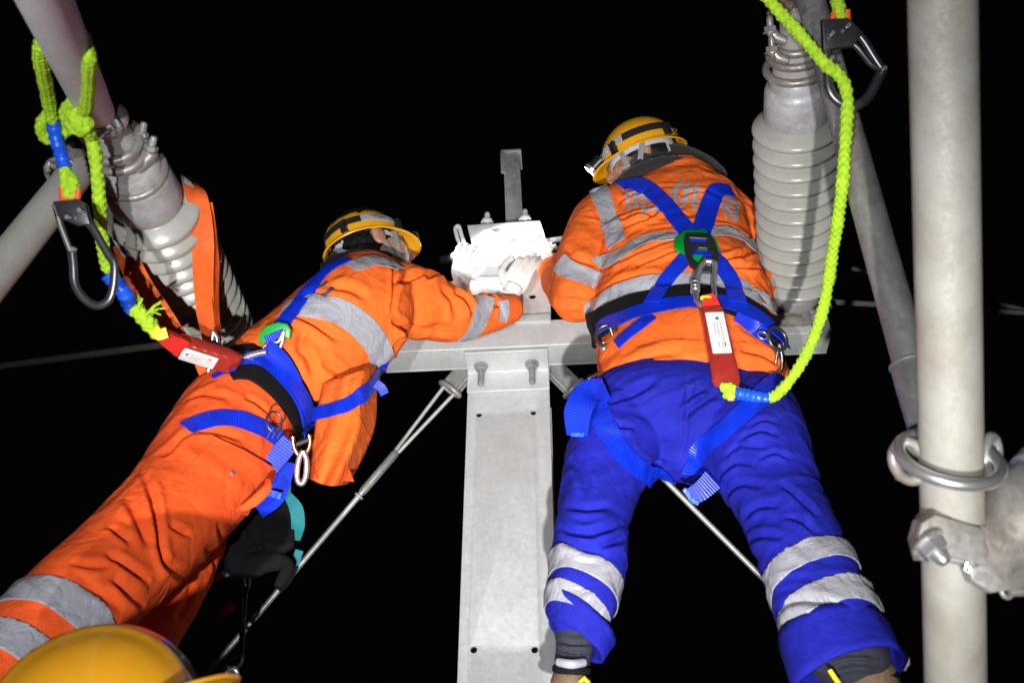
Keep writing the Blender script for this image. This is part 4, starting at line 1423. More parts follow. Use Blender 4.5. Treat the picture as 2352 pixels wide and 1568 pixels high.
def boot(label, ankle, toe_dir, up_dir, s=1.0, lace=None):
    t = thing('work_boot', ankle, label, 'boot', 'work boots of the blue-trousered worker')
    r, f, u = ortho(toe_dir, up_dir)
    A = (r, f, u)
    g = Geo()
    g_ellipsoid(g, ankle + f * 0.0 - u * 0.02, A, (0.046 * s, 0.058 * s, 0.055 * s))
    g_ellipsoid(g, ankle + f * 0.06 - u * 0.055, A, (0.044 * s, 0.085 * s, 0.040 * s))
    g_ellipsoid(g, ankle + f * 0.14 - u * 0.068, A, (0.046 * s, 0.060 * s, 0.030 * s))
    g_ellipsoid(g, ankle - f * 0.035 - u * 0.055, A, (0.040 * s, 0.038 * s, 0.045 * s))
    link('upper', grow(g, 0.004, 3), M['leather'], t, 180)
    ring('padded_collar', ankle + u * 0.012, u, 0.034 * s, 0.008, M['black_cloth'], t, 32, 10, 1.0, 1.15, r)
    g = Geo()
    g_ellipsoid(g, ankle + f * 0.12 - u * 0.092, A, (0.050 * s, 0.090 * s, 0.014))
    g_ellipsoid(g, ankle - f * 0.02 - u * 0.092, A, (0.044 * s, 0.070 * s, 0.015))
    link('sole', grow(g, 0.004, 2), M['white_sole'], t, 180)
    if lace:
        tube('lace', [Vector(q) for q in lace], 0.0045, M['yellow_lace'], t, 10)
    return t
boot('brown mesh boot beside the post under the near blue trouser cuff', P(1312, 1552, 1.785), camdir(-0.1, -0.2, 0.95), Z, 0.84, [P(1332, 1566, 1.745), P(1342, 1556, 1.745), P(1352, 1568, 1.745)])
boot('brown mesh boot with a yellow lace under the wide blue trouser cuff', P(1998, 1552, 1.68), camdir(0.35, -0.1, 0.9), camdir(0.25, 0.8, 0.4), 1.18, [P(1906, 1538, 1.60), P(1918, 1556, 1.60), P(1932, 1576, 1.60)])
g = Geo(); chain_geo(g, [(1282, 1519, 1.75, 10), (1312, 1524, 1.735, 11), (1342, 1520, 1.75, 10)]); link('sock', grow(g, 0.003, 2), M['strap_silver'], worker_r, 180)
g = Geo(); chain_geo(g, [(2058, 1490, 1.70, 12), (2068, 1510, 1.70, 17), (2072, 1530, 1.70, 13)]); me = grow(g, 0.003, 2); wrinkle(me, [], 0.004, 40); link('fleece_tuft', me, M['white_sole'], worker_r, 180)
# turned-up cuffs
bvJR, bvTR = bvh_of(jacket_r.data), bvh_of(trousers_r.data)
def leg_band(name, me, cpx, Yc, axis_px, half_px, mat, parent, tilt=(0, 0, 0), off=0.003):
    c = P(cpx[0], cpx[1], Yc)
    a = P(cpx[0] + axis_px[0], cpx[1] + axis_px[1], Yc + axis_px[2]) - c
    a = (a.normalized() + Vector(tilt)).normalized()
    l, n = hit(bvh_of(me), cpx[0], cpx[1])
    return band(name, me, l if l else c, a, half_px * mpp(c), l if l else c, mat, parent, off)
# reflective bands: all the way round the legs
leg_band('reflective_band', trousers_r.data, (1350, 1291), 1.79, (14, -60, 0.01), 26, M['tape'], worker_r, (0.22, 0, 0))
leg_band('reflective_band', trousers_r.data, (1336, 1372), 1.785, (14, -60, 0.01), 22, M['tape'], worker_r, (0.32, 0, 0))
leg_band('reflective_band', trousers_r.data, (1838, 1272), 1.69, (-42, -80, 0.03), 30, M['tape'], worker_r, (-0.05, 0.0, 0))
leg_band('reflective_band', trousers_r.data, (1878, 1362), 1.67, (-42, -80, 0.03), 33, M['tape'], worker_r, (-0.05, 0.0, 0))
# reflective bands of the jacket: two round the trunk, one down the shoulder, one round the sleeve
drape('reflective_band', [(1372, 612), (1420, 588), (1480, 556), (1530, 544), (1600, 543), (1650, 532), (1690, 540), (1732, 572)], 0.052, bvJR, M['tape'], worker_r, 0.0042, 0.0016, 7, 0.008, 1, 0.06)
drape('reflective_band', [(1350, 722), (1385, 692), (1440, 668), (1510, 652), (1580, 646), (1640, 646), (1690, 655), (1735, 678), (1772, 705)], 0.050, bvJR, M['tape'], worker_r, 0.0042, 0.0016, 7, 0.008, 1, 0.06)
drape('reflective_band', [(1374, 432), (1385, 466), (1398, 505), (1410, 530), (1418, 562)], 0.055, bvJR, M['tape'], worker_r, 0.0046, 0.0016, 7, 0.008, 1, 0.06)
drape('reflective_band', [(1286, 602), (1300, 618), (1330, 632), (1356, 640), (1376, 650)], 0.052, bvJR, M['tape'], worker_r, 0.0042, 0.0016, 7, 0.008, 1, 0.06)
# lettering on the back
text_on('lettering', '哈', (1478, 464), (88, -14), (-9, -66), bvJR, M['tape'], worker_r, 0.0055, 0.018, True)
text_on('lettering', '供', (1574, 455), (76, 13), (13, -72), bvJR, M['tape'], worker_r, 0.0055, 0.018, True)
text_on('lettering', '电', (1672, 478), (60, 28), (18, -54), bvJR, M['tape'], worker_r, 0.0055, 0.018, True)
# seams
for path, m, b in (([(1582, 842), (1578, 900), (1574, 980), (1562, 1050)], 'seam_blue', bvTR), ([(1450, 952), (1500, 905), (1560, 886), (1620, 892), (1665, 918)], 'seam_blue', bvTR),
                   ([(1790, 950), (1815, 1000), (1830, 1060), (1822, 1130)], 'seam_blue', bvTR), ([(1376, 660), (1382, 600), (1388, 560), (1378, 520), (1356, 470)], 'seam', bvJR)):
    drape('seam', path, 0.0018, b, M[m], worker_r, 0.0012, 0.0008, 2, 0.006, 1)
# trouser cuffs standing out
def cuff(top, bot, thick, parent, mat):
    """open turn-up: a flared sleeve of cloth with an inner side; top/bot = (px, py, Y, half width, tilt)"""
    rows = []
    n, m = 44, 7
    ca, cb_ = P(*top[:3]), P(*bot[:3])
    ax = (cb_ - ca).normalized()
    v = (ca - CAMPOS).normalized()
    s_ = ax.cross(v).normalized(); d_ = s_.cross(ax).normalized()
    vs, fs = [], []
    for i in range(m):
        u = i / (m - 1)
        c = ca.lerp(cb_, u)
        r = (top[3] + (bot[3] - top[3]) * u) * mpp(c)
        for k in range(n):
            a = 2 * math.pi * k / n
            w = 1 + 0.025 * math.sin(3 * a + 1 + 2 * u) + 0.015 * math.sin(7 * a)
            tl = (bot[4] * u + top[4] * (1 - u)) * math.cos(a)
            vs.append(c + s_ * (r * w * math.cos(a)) + d_ * (r * w * math.sin(a)) + ax * (tl * r))
    for i in range(m - 1):
        for k in range(n):
            k2 = (k + 1) % n
            fs.append((i * n + k, i * n + k2, (i + 1) * n + k2, (i + 1) * n + k))
    o = link('trouser_cuff', fix(Geo().add(vs, fs).mesh('trouser_cuff')), mat, parent, 180)
    sd = o.modifiers.new('cloth', 'SOLIDIFY'); sd.thickness = thick; sd.offset = 0
    return o
cuff((1334, 1412, 1.782, 85, 0.45), (1322, 1472, 1.785, 66, 0.45), 0.006, worker_r, M['blue_cloth'])
cuff((1908, 1450, 1.658, 122, 0.05), (1952, 1562, 1.645, 132, -0.10), 0.006, worker_r, M['blue_cloth'])

# ---------------------------------------------------------------- worker in orange suit leaning in from the other side
L_head = P(856, 572, 1.98)
Lr, Lf, Lu = ortho(camdir(0.86, 0.06, 0.50), camdir(0.05, 0.78, 0.62))
worker_l = thing('person', P(560, 1000, 1.84), 'worker in orange suit leaning across, yellow helmet, reaching for the bright clamp', 'person')
torso_l = [(600, 884, 1.85, 112, 1.2), (650, 850, 1.855, 120, 1.2), (720, 806, 1.87, 128, 1.25), (790, 752, 1.89, 132, 1.3), (832, 704, 1.92, 112, 1.3), (848, 672, 1.94, 84, 1.3), (854, 652, 1.95, 58, 1.3)]
panel_l = [(800, 820, 1.87, 74, .8), (806, 870, 1.865, 55, .6)]
arm_l = [(876, 672, 1.90, 78), (930, 690, 1.91, 84), (985, 706, 1.95, 76), (1035, 722, 1.98, 62), (1080, 727, 2.01, 50), (1122, 720, 2.03, 44), (1158, 712, 2.05, 37), (1178, 706, 2.06, 31)]
arm2_l = [(900, 660, 2.12, 70), (970, 690, 2.17, 52), (1030, 700, 2.22, 42), (1058, 672, 2.22, 32)]
cre = [([(672, 722), (720, 742), (782, 782)], 7, 12), ([(905, 650), (940, 640), (982, 622)], 6, 10), ([(975, 640), (1000, 632), (1022, 642)], 5, 10), ([(1042, 668), (1070, 690), (1090, 718)], 7, 14),
       ([(1112, 672), (1128, 685), (1142, 708)], 6, 12), ([(900, 735), (922, 748), (940, 765)], 7, 10), ([(696, 800), (712, 830), (722, 860)], 8, 7), ([(740, 830), (770, 850), (792, 888)], 8, 7), ([(902, 600), (905, 660), (900, 720)], 5, 6),
       ([(700, 760), (690, 790), (694, 820)], 7, 7), ([(780, 900), (800, 950), (810, 1010)], 9, 6), ([(740, 990), (760, 1040), (770, 1080)], 9, 6), ([(930, 770), (900, 800), (880, 840)], 8, 9), ([(960, 760), (1000, 752), (1060, 765)], 9, 5),
       ([(750, 660), (800, 662), (850, 690)], 9, 6), ([(690, 690), (720, 680), (770, 690)], 8, 6), ([(1010, 660), (1040, 690), (1048, 740)], 8, 6), ([(1140, 690), (1150, 705), (1152, 730)], 5, 8)]
jacket_l = garment('jacket', [torso_l, panel_l, arm_l, arm2_l], worker_l, M['orange_jacket'], 0.0048, cre, 0.0044, 7.0, (1.3, 1.0, 1.0))
nearleg = [(600, 900, 1.85, 106, 1.2), (548, 960, 1.84, 128, 1.15), (492, 1052, 1.80, 136, 1.05), (430, 1138, 1.75, 130), (350, 1226, 1.70, 126), (262, 1310, 1.65, 124), (172, 1392, 1.60, 126), (82, 1472, 1.56, 124), (-20, 1562, 1.52, 118), (-120, 1650, 1.49, 112)]
farleg = [(560, 1010, 1.93, 96), (486, 1130, 1.94, 72), (428, 1250, 1.90, 84), (378, 1360, 1.87, 86), (318, 1465, 1.84, 84), (250, 1590, 1.81, 78), (190, 1700, 1.79, 74)]
cre = [([(330, 1080), (352, 1150), (372, 1280), (390, 1310)], 7, 12), ([(296, 1140), (315, 1190), (345, 1260)], 9, 9), ([(240, 1268), (290, 1300), (345, 1336)], 8, 11), ([(255, 1325), (290, 1360), (335, 1392)], 8, 10),
       ([(255, 1210), (275, 1230), (300, 1246)], 7, 9), ([(385, 1205), (410, 1218), (440, 1228)], 6, 9), ([(372, 1285), (400, 1310), (430, 1330)], 8, 9), ([(160, 1290), (220, 1300), (260, 1290)], 8, 6),
       ([(440, 985), (500, 990), (560, 1010)], 8, 7), ([(560, 910), (590, 925), (620, 950)], 6, 8), ([(370, 1050), (410, 1010), (440, 990)], 8, 9), ([(420, 920), (470, 905), (530, 912)], 9, 6),
       ([(470, 1250), (490, 1300), (470, 1360)], 7, 7), ([(440, 1330), (430, 1380), (400, 1430)], 8, 6), ([(180, 1340), (240, 1370), (280, 1400)], 9, 6), ([(500, 1200), (510, 1250), (500, 1300)], 6, 7)]
trousers_l = garment('trousers', [nearleg, farleg], worker_l, M['orange'], 0.0048, cre, 0.0034, 6.5, (1.3, 1.0, 1.0), gain=0.62)
g = Geo()
head_geo(g, L_head, Lr, Lf, Lu)
for c in (torso_l, arm_l, arm2_l, nearleg, farleg):
    chain_geo(g, scaled(c, 0.74), 5, 20)
neck = L_head - Lu * 0.09 - Lf * 0.012
tq = P(858, 640, 1.96)
g_tube(g, [L_head - Lu * 0.03 - Lf * 0.015, neck, neck.lerp(tq, 0.5), tq], [0.055, 0.057, 0.060, 0.075], 18)
link('body', grow(g, 0.0042, 3), M['skin'], worker_l, 180)
hair_cap(worker_l, L_head, Lr, Lf, Lu)
bvJL, bvTL = bvh_of(jacket_l.data), bvh_of(trousers_l.data)
# loose front of the jacket hanging down
lf = [(742, 880), (730, 940), (722, 1000), (716, 1050), (712, 1098)]
rg = [(868, 838), (866, 900), (862, 975), (836, 1046), (800, 1110)]
A_, B_ = catmull(lf, 8), catmull(rg, 8)
rows_, nors_ = [], []
for i, (p, q) in enumerate(zip(A_, B_)):
    v = i / (len(A_) - 1)
    r_, n_ = [], []
    for k in range(22):
        u = k / 21
        px, py = p[0] * (1 - u) + q[0] * u, p[1] * (1 - u) + q[1] * u + 10 * math.sin(u * math.pi) * v
        dep = 1.742 + 0.02 * v + 0.055 * (2 * u - 1) ** 2 - 0.008 * v * math.sin(u * 9 + v * 2) - 0.006 * math.sin(u * 17 + v * 5) + 0.09 * max(0, u - 0.72) * 2
        r_.append(P(px, py, dep)); n_.append(camdir(0.3 * (u - 0.5), 0, -1))
    rows_.append(r_); nors_.append(n_)
g = Geo(); g_strip(g, rows_, nors_, 0.004)
front_l = link('jacket_front', fix(g.mesh('jacket_front')), M['orange_jacket'], worker_l, 60)
# the hem's far side, its lining in shade
g = Geo()
rows_, nors_ = [], []
for i in range(10):
    v = i / 9
    rows_.append([P(716 + 84 * (k / 9) + 14 * v, 1060 + 38 * v - 26 * math.sin(k / 9 * math.pi) * (1 - v) + 8 * (k / 9), 1.80 - 0.03 * v + 0.05 * math.sin(k / 9 * math.pi)) for k in range(10)])
    nors_.append([camdir(0, 0.2, -1)] * 10)
g_strip(g, rows_, nors_, 0.004)
link('jacket_hem', fix(g.mesh('jacket_hem')), M['orange_jacket'], worker_l, 60)
bvJL = bvh_of(jacket_l.data, front_l.data)
# stand-up collar
g = Geo(); chain_geo(g, [(745, 618, 1.93, 14), (775, 600, 1.92, 17), (815, 592, 1.91, 18), (860, 590, 1.92, 16), (905, 590, 1.96, 12)])
me = grow(g, 0.005, 3); wrinkle(me, [], 0.003, 18); link('collar', me, M['fleece'], worker_l, 180)
# gloves
g = Geo()
hand_geo(g, P(1172, 676, 2.06), camdir(0.40, 0.85, 0.35), camdir(-0.85, 0.38, -0.1), camdir(-0.35, -0.2, -0.9), 0.62, 0.92, 0.05, -1)
gl = link('glove', grow(g, 0.003, 2), M['glove'], worker_l, 180)
c_, t_ = P(1168, 682, 2.06), camdir(0.40, 0.85, 0.35)
prof = [(0.030, -0.055)]
for i in range(16):
    prof.append((0.0355 + (0.0018 if i % 2 else 0), -0.050 + i * 0.0032))
prof.append((0.027, 0.0))
lathe('knit_cuff', prof, c_, t_, M['glove'], gl, 40, 60)
g = Geo()
hand_geo(g, P(1060, 652, 2.17), camdir(0.12, 0.95, 0.15), camdir(0.95, -0.1, 0.25), camdir(-0.25, -0.1, -0.95), 0.72, 0.92, 0.05, -1)
link('glove', grow(g, 0.0032, 2), M['glove'], worker_l, 180)
# reflective bands
drape('reflective_band', [(652, 712), (700, 702), (750, 708), (800, 728), (840, 760), (868, 800), (880, 840)], 0.066, bvJL, M['tape'], worker_l, 0.0042, 0.0016, 7, 0.008, 1, 0.06)
drape('reflective_band', [(806, 618), (846, 602), (884, 604), (914, 618)], 0.050, bvJL, M['tape'], worker_l, 0.0046, 0.0016, 7, 0.008, 1, 0.06)
drape('reflective_band', [(1112, 682), (1108, 705), (1098, 740), (1080, 768), (1060, 782)], 0.055, bvJL, M['tape'], worker_l, 0.0042, 0.0016, 7, 0.008, 1, 0.06)
drape('reflective_band', [(1154, 690), (1158, 712), (1152, 738)], 0.030, bvJL, M['tape'], worker_l, 0.0042, 0.0016, 5, 0.008, 1, 0.06)
leg_band('reflective_band', trousers_l.data, (150, 1372), 1.60, (88, -80, 0.05), 38, M['tape'], worker_l, (-0.14, 0, 0.10))
leg_band('reflective_band', trousers_l.data, (48, 1470), 1.56, (88, -80, 0.05), 36, M['tape'], worker_l, (-0.14, 0, 0.10))
# cargo pocket with flap and stud
patch('cargo_pocket', [(488, 1012), (612, 1078), (560, 1180), (384, 1132)], bvTL, M['orange'], worker_l, 0.003, 0.006)
pk = patch('pocket_flap', [(488, 1006), (626, 1078), (606, 1112), (470, 1034)], bvTL, M['orange'], worker_l, 0.009, 0.005, 14, 8)
g = Geo(); chain_geo(g, [(552, 1170, 1.715, 9, .6), (585, 1150, 1.70, 13, .6), (612, 1122, 1.70, 12, .6), (618, 1100, 1.71, 8, .6)]); link('pocket_corner', grow(g, 0.004, 3), M['orange'], worker_l, 180)
l, n = hit(bvTL, 526, 1091)
rod('stud', l + n * 0.008, l + n * 0.0125, 0.0058, M['chrome'], worker_l, 16)
for path, m, b in (([(905, 592), (898, 650), (902, 700), (906, 735)], 'seam', bvJL), ([(868, 832), (830, 860), (790, 882)], 'seam', bvJL), ([(935, 742), (985, 752), (1050, 762)], 'seam', bvJL),
                   ([(395, 1310), (380, 1360), (330, 1420), (270, 1450)], 'seam', bvTL), ([(800, 900), (820, 950), (852, 1010)], 'seam', bvJL)):
    drape('seam', path, 0.0018, b, M[m], worker_l, 0.0012, 0.0008, 2, 0.006, 1)
# dark print lines on the shaded upper back
for path in ([(712, 668), (738, 660), (752, 648)], [(722, 684), (748, 678), (764, 662)], [(735, 640), (752, 632)]):
    drape('lettering', path, 0.010, bvJL, M['ink_dark'], worker_l, 0.0024, 0.001, 3, 0.008, 1)

# ================================================================== hard hats
def helmet(label, c, r, f, u, s=1.0, lamp=True, lit=None, ridges=1, strap_txt=True, chin=None, inner=True, strap_tilt=0.0, shell='helmet', black=False):
    """c: centre of the rim plane"""
    t = thing('hard_hat', c, label, 'helmet', 'yellow hard hats')
    W = lambda x, y, z: c + r * (x * s) + f * (y * s) + u * (z * s)
    RX, RYb, RYf, H = 0.108, 0.130, 0.128, 0.128
    def dome(a, e):
        """a azimuth (0 = front), e elevation 0..pi/2"""
        ca, sa = math.cos(a), math.sin(a)
        ry = RYf if ca > 0 else RYb
        ce = math.cos(e) ** 0.92
        x, y = RX * sa * ce, ry * ca * ce
        z = H * math.sin(e) ** 0.95
        k = 0.0
        if ridges:
            k += 0.0065 * math.exp(-(x / 0.010) ** 2) * max(0, math.sin(e)) ** 0.3
        if ridges > 1:
            for q in (-0.045, 0.045):
                k += 0.005 * math.exp(-((x - q) / 0.008) ** 2) * max(0, math.sin(e)) ** 0.4
        n = Vector((x / RX ** 2, y / ry ** 2, z / H ** 2 + 1e-6)).normalized()
        return Vector((x, y, z)) + n * k
    NA, NE = 96, 22
    vs, fs = [], []
    def lip(a):
        ca = math.cos(a)
        if ca > 0:
            w = 0.0055 + 0.042 * max(0, ca) ** 2.6
            dz = -0.004 - 0.012 * ca ** 2
        else:
            w = 0.0055 + 0.010 * ca ** 4
            dz = -0.006 - 0.010 * ca * ca
        return w, dz
    rows = []
    for q in (1.0, 0.66, 0.33):
        row = []
        for k in range(NA):
            a = 2 * math.pi * k / NA
            w, dz = lip(a)
            b = dome(a, 0)
            d = Vector((b.x, b.y, 0)).normalized()
            row.append(b + d * (w * q) + Vector((0, 0, dz * q ** 1.3)))
        rows.append(row)
    for j in range(NE):
        e = (math.pi / 2) * (j / NE) * 0.985
        rows.append([dome(2 * math.pi * k / NA, e) for k in range(NA)])
    for row in rows:
        vs += [W(*p) for p in row]
    m = len(rows)
    for i in range(m - 1):
        for k in range(NA):
            k2 = (k + 1) % NA
            fs.append((i * NA + k, i * NA + k2, (i + 1) * NA + k2, (i + 1) * NA + k))
    fs.append(tuple((m - 1) * NA + k for k in range(NA)))
    g = Geo().add(vs, fs)
    me = fix(g.mesh('shell'))
    sh = link('shell', me, M[shell], t, 60)
    sd = sh.modifiers.new('t', 'SOLIDIFY'); sd.thickness = 0.0032 * s; sd.offset = -1
    rim = [W(*p) for p in rows[0]] + [W(*rows[0][0])]
    tube('rim_bead', rim, 0.0026 * s, M[shell], t, 8)
    # headlamp strap round the dome
    def strap(name, a0, a1, z0, z1, mat, off=0.0022, n=48, parent=t):
        rws, nrs = [], []
        for i in range(n + 1):
            a = a0 + (a1 - a0) * i / n
            rr, nn = [], []
            for q in range(5):
                zz = z0 + (z1 - z0) * q / 4 + strap_tilt * math.cos(a)
                e = math.asin(min(0.99, max(0.0, zz / H)) ** (1 / 0.95))
                p = dome(a, e)
                ry = RYf if math.cos(a) > 0 else RYb
                nv = Vector((p.x / RX ** 2, p.y / ry ** 2, p.z / H ** 2)).normalized()
                rr.append(W(*(p + nv * off)))
                nn.append((r * nv.x + f * nv.y + u * nv.z))
            rws.append(rr); nrs.append(nn)
        g = Geo(); g_strip(g, rws, nrs, 0.0018 * s)
        return link(name, fix(g.mesh(name)), mat, parent, 50)
    segs = [(0.0, 1.9, 'strap_silver'), (1.9, 3.0, 'strap_black'), (3.0, 4.4, 'strap_black'), (4.4, 5.1, 'strap_black'), (5.1, 2 * math.pi, 'strap_silver')]
    if strap_txt:
        stp = [strap('lamp_strap', a0, a1, 0.026, 0.052, M['strap_black' if black else mn]) for a0, a1, mn in segs]
        bv = bvh_of(*[q.data for q in stp])
    # clips holding the strap
    for a in ((0.9, 2.35, 2 * math.pi - 2.35, 2 * math.pi - 0.9) if strap_txt else ()):
        w, dz = lip(a)
        b = dome(a, 0.12)
        d = Vector((b.x, b.y, 0)).normalized()
        ax = (r * -d.y + f * d.x, r * d.x + f * d.y, u)
        box('strap_clip', W(*(b + d * 0.006 + Vector((0, 0, 0.004)))), (0.009 * s, 0.007 * s, 0.018 * s), M['plastic_black'], t, ax, 0.003 * s)
    if inner:
        # suspension band, nape pad, cradle straps
        def bandring(name, zc, h, kx, a0, a1, mat, n=40):
            rws, nrs = [], []
            for i in range(n + 1):
                a = a0 + (a1 - a0) * i / n
                d = Vector((math.sin(a), math.cos(a), 0))
                rr = [W(0.090 * kx * d.x, 0.108 * kx * d.y, zc + h * (q / 3 - 0.5)) for q in range(4)]
                rws.append(rr); nrs.append([(r * d.x + f * d.y)] * 4)
            g = Geo(); g_strip(g, rws, nrs, 0.0022 * s)
            return link(name, fix(g.mesh(name)), mat, t, 60)
        bandring('head_band', 0.004, 0.034, 1.0, 0, 2 * math.pi, M['plastic_grey'])
        bandring('nape_pad', -0.026, 0.040, 0.98, math.pi - 0.75, math.pi + 0.75, M['plastic_grey'], 24)
        rod('ratchet_knob', W(0, -0.108, -0.03), W(0, -0.120, -0.03), 0.014 * s, M['plastic_black'], t)
    if lamp:
        lm = 0.040 + strap_tilt
        b = dome(0, math.asin(min(0.95, lm / H)))
        c0 = W(*b)
        fd = (f * 0.94 - u * 0.34).normalized() if lit is None else (lit - c0).normalized()
        hl = rod('headlamp_body', c0, c0 + fd * 0.045 * s, 0.023 * s, M['plastic_black'], t, 28)
        rod('headlamp_bezel', c0 + fd * 0.042 * s, c0 + fd * 0.058 * s, 0.0265 * s, M['chrome'], hl, 32)
        rod('headlamp_lens', c0 + fd * 0.055 * s, c0 + fd * 0.0595 * s, 0.021 * s, M['led'] if lit is not None else M['glass'], hl, 28)
        if lit is not None:
            sp = spot('headlamp_beam', c0 + fd * 0.064 * s, lit, 150, 34, 0.9, 0.016, (0.86, 0.91, 1.0))
    if chin:
        for side, ang in chin:
            a = R_(ang) * side
            b = dome(a, 0.0)
            top = W(b.x * 0.9, b.y * 0.9, 0.004)
            low = W(0.060 * side, 0.055, -0.125)
            pts = [top.lerp(low, i / 8) + r * (0.012 * s * side * math.sin(i / 8 * math.pi)) for i in range(9)]
            nn = [(r * side).normalized()] * 9
            tt = (low - top).normalized()
            ac = tt.cross(r * side).normalized()
            rws = [[p + ac * ((q / 3 - 0.5) * 0.017 * s) for q in range(4)] for p in pts]
            g = Geo(); g_strip(g, rws, [[n_] * 4 for n_ in nn], 0.0018 * s)
            link('chin_strap', fix(g.mesh('chin_strap')), M['strap_grey'], t, 60)
    return t, W, dome, (bv if strap_txt else None)
clamp_pt = cp(1165, 575, 0.0)
hR, WR, dR, bvR = helmet('yellow hard hat with dark lamp strap on the worker in blue trousers', P(1479, 366, 1.96) + Ru * 0.012, Rr, Rf, Ru, 0.94, True, clamp_pt + Vector((0.03, 0, 0.0)), 1, True, ((-1, 55), (-1, 95), (1, 55), (1, 95)), True)
hL, WL, dL_, bvL = helmet('yellow hard hat with its visor towards the bright clamp', P(846, 578, 1.98) + Lu * 0.012, Lr, Lf, Lu, 0.90, True, clamp_pt + Vector((-0.03, 0, 0.0)), 1, True, ((1, 55), (1, 95), (-1, 55), (-1, 95)), True)
def strap_text(txt, px, py, ex, ey, bvh, mat, parent):
    if hit(bvh, px, py)[0] is not None:
        text_on('strap_lettering', txt, (px, py), ex, ey, bvh, mat, parent, 0.0009, 0.02)
strap_text('HIGH', 1508, 300, (16, -3), (2, 13), bvR, M['ink_pale'], hR) if False else None
strap_text('HIGH', 1512, 303, (15, -3), (-2, -12), bvR, M['ink_pale'], hR)
strap_text('PO', 1546, 299, (14, 2), (1, -11), bvR, M['ink_pale'], hR)
strap_text('LAMP', 1402, 358, (10, -12), (-6, -11), bvR, M['ink_dark'], hR)
strap_text('HIGH', 868, 496, (13, 3), (1, -10), bvL, M['ink_dark'], hL)
strap_text('POWER', 768, 545, (11, -9), (-3, -10), bvL, M['ink_pale'], hL)

# ---------------------------------------------------------------- colleague below, close to the camera
F_c = PD(222, 1690, 1.20)
Fr, Ff, Fu = ortho(camdir(0.82, 0.33, 0.45), camdir(-0.30, 0.85, 0.42))
hF, WF, dF, _ = helmet('large yellow hard hat close to the camera at the bottom of the picture', F_c, Fr, Ff, Fu, 1.0, False, None, 2, False, (), True, 0.0, 'helmet_shaded', True)
third = thing('person', F_c - Z * 0.9, 'colleague in the foreground of whom only the helmet and a sliver of orange jacket show', 'person')
g = Geo()
F_head = F_c - Fu * 0.012
head_geo(g, F_head, Fr, Ff, Fu)
sh = F_head - Z * 0.30 - Vector((0.03, 0.02, 0))
g_tube(g, [F_head - Fu * 0.03, F_head - Fu * 0.12, sh + Z * 0.06, sh], [0.055, 0.057, 0.062, 0.09], 18)
g_ellipsoid(g, sh - Z * 0.20, (X, Y_, Z), (0.16, 0.11, 0.26))
link('body', grow(g, 0.005, 3), M['skin'], third, 180)
g = Geo()
g_ellipsoid(g, sh - Z * 0.22, (X, Y_, Z), (0.20, 0.14, 0.30))
g_ellipsoid(g, sh - Z * 0.04, (X, Y_, Z), (0.21, 0.10, 0.08))
for s in (-1, 1):
    g_tube(g, [sh + X * (0.19 * s) - Z * 0.04, sh + X * (0.25 * s) - Z * 0.30, sh + X * (0.22 * s) - Z * 0.52 + Y_ * 0.05], [0.075, 0.062, 0.05], 20)
me = grow(g, 0.008, 5)
wrinkle(me, [], 0.005, 8)
link('jacket', me, M['orange_jacket'], third, 180)

# small work light held beside the clamp, switched on
wlc = cp(1046, 592, -0.05)
wl_ = thing('work_light', wlc, 'small lit work light glaring beside the clamp at the gloved hand', 'lamp')
wd = camdir(0.55, 0.05, -0.55)
rod('lamp_body', wlc - wd * 0.06, wlc, 0.014, M['plastic_black'], wl_, 24)
rod('lamp_head', wlc - wd * 0.004, wlc + wd * 0.020, 0.020, M['dark_chrome'], wl_, 28)
rod('lamp_lens', wlc + wd * 0.018, wlc + wd * 0.0225, 0.017, M['led'], wl_, 28)
spot('work_light_beam', wlc + wd * 0.026, cp(1170, 580, -0.02), 12, 120, 0.8, 0.012, (0.88, 0.92, 1.0))

# ================================================================== fall-arrest gear
def ribbon(name, pts, width, normal, mat, parent, thick=0.0022, twist=None, n=10, cross=4):
    """free-hanging strap through world points; normal: facing direction(s)"""
    pts = catmull([tuple(p) for p in pts], n)
    m = len(pts)
    nr = normal if isinstance(normal, list) else [normal]
    wl = width if isinstance(width, list) else [width]
    T = np.gradient(np.array(pts), axis=0)
    rows, nors = [], []
    for i, p in enumerate(pts):
        u = i / (m - 1) * (len(nr) - 1)
        a = min(int(u), len(nr) - 2) if len(nr) > 1 else 0
        nn = Vector(nr[a]).lerp(Vector(nr[a + 1]), u - a) if len(nr) > 1 else Vector(nr[0])
        w = np.interp(i / (m - 1), np.linspace(0, 1, len(wl)), wl)
        t = Vector(T[i]).normalized()
        nn = (nn - t * nn.dot(t)).normalized()
        ac = t.cross(nn)
        rows.append([Vector(p) + ac * (w * (k / (cross - 1) - 0.5)) for k in range(cross)])
        nors.append([nn] * cross)
    g = Geo(); g_strip(g, rows, nors, thick)
    return link(name, fix(g.mesh(name)), mat, parent, 50)
def stitches(path, bvh, parent, width=0.03, rows=3, off=0.0075):
    for k in range(rows):
        drape('stitching', path, 0.0016, bvh, M['stitch'], parent, off, 0.0006, 2, 0.006, 1)
TOCAM = camdir(0, 0, -1)
def snap_hook(parent, pts, rad, gate, mat, house=None, flatdir=TOCAM, pins=()):
    h = tube('snap_hook', catmull([tuple(p) for p in pts], 8), rad, mat, parent, 14, flat=(flatdir, 0.75))
    tube('gate', catmull([tuple(p) for p in gate], 6), rad * 0.8, mat, h, 12, flat=(flatdir, 0.8))
    if house:
        plate('hook_housing', house[1], house[2] if len(house) > 2 else [], 0.016, house[0], (RT, UP, TOCAM), mat, h, 0.003)
    for p in pins:
        rod('rivet', p, Vector(p) + TOCAM * 0.012, 0.0042, M['chrome'], h, 14)
    return h
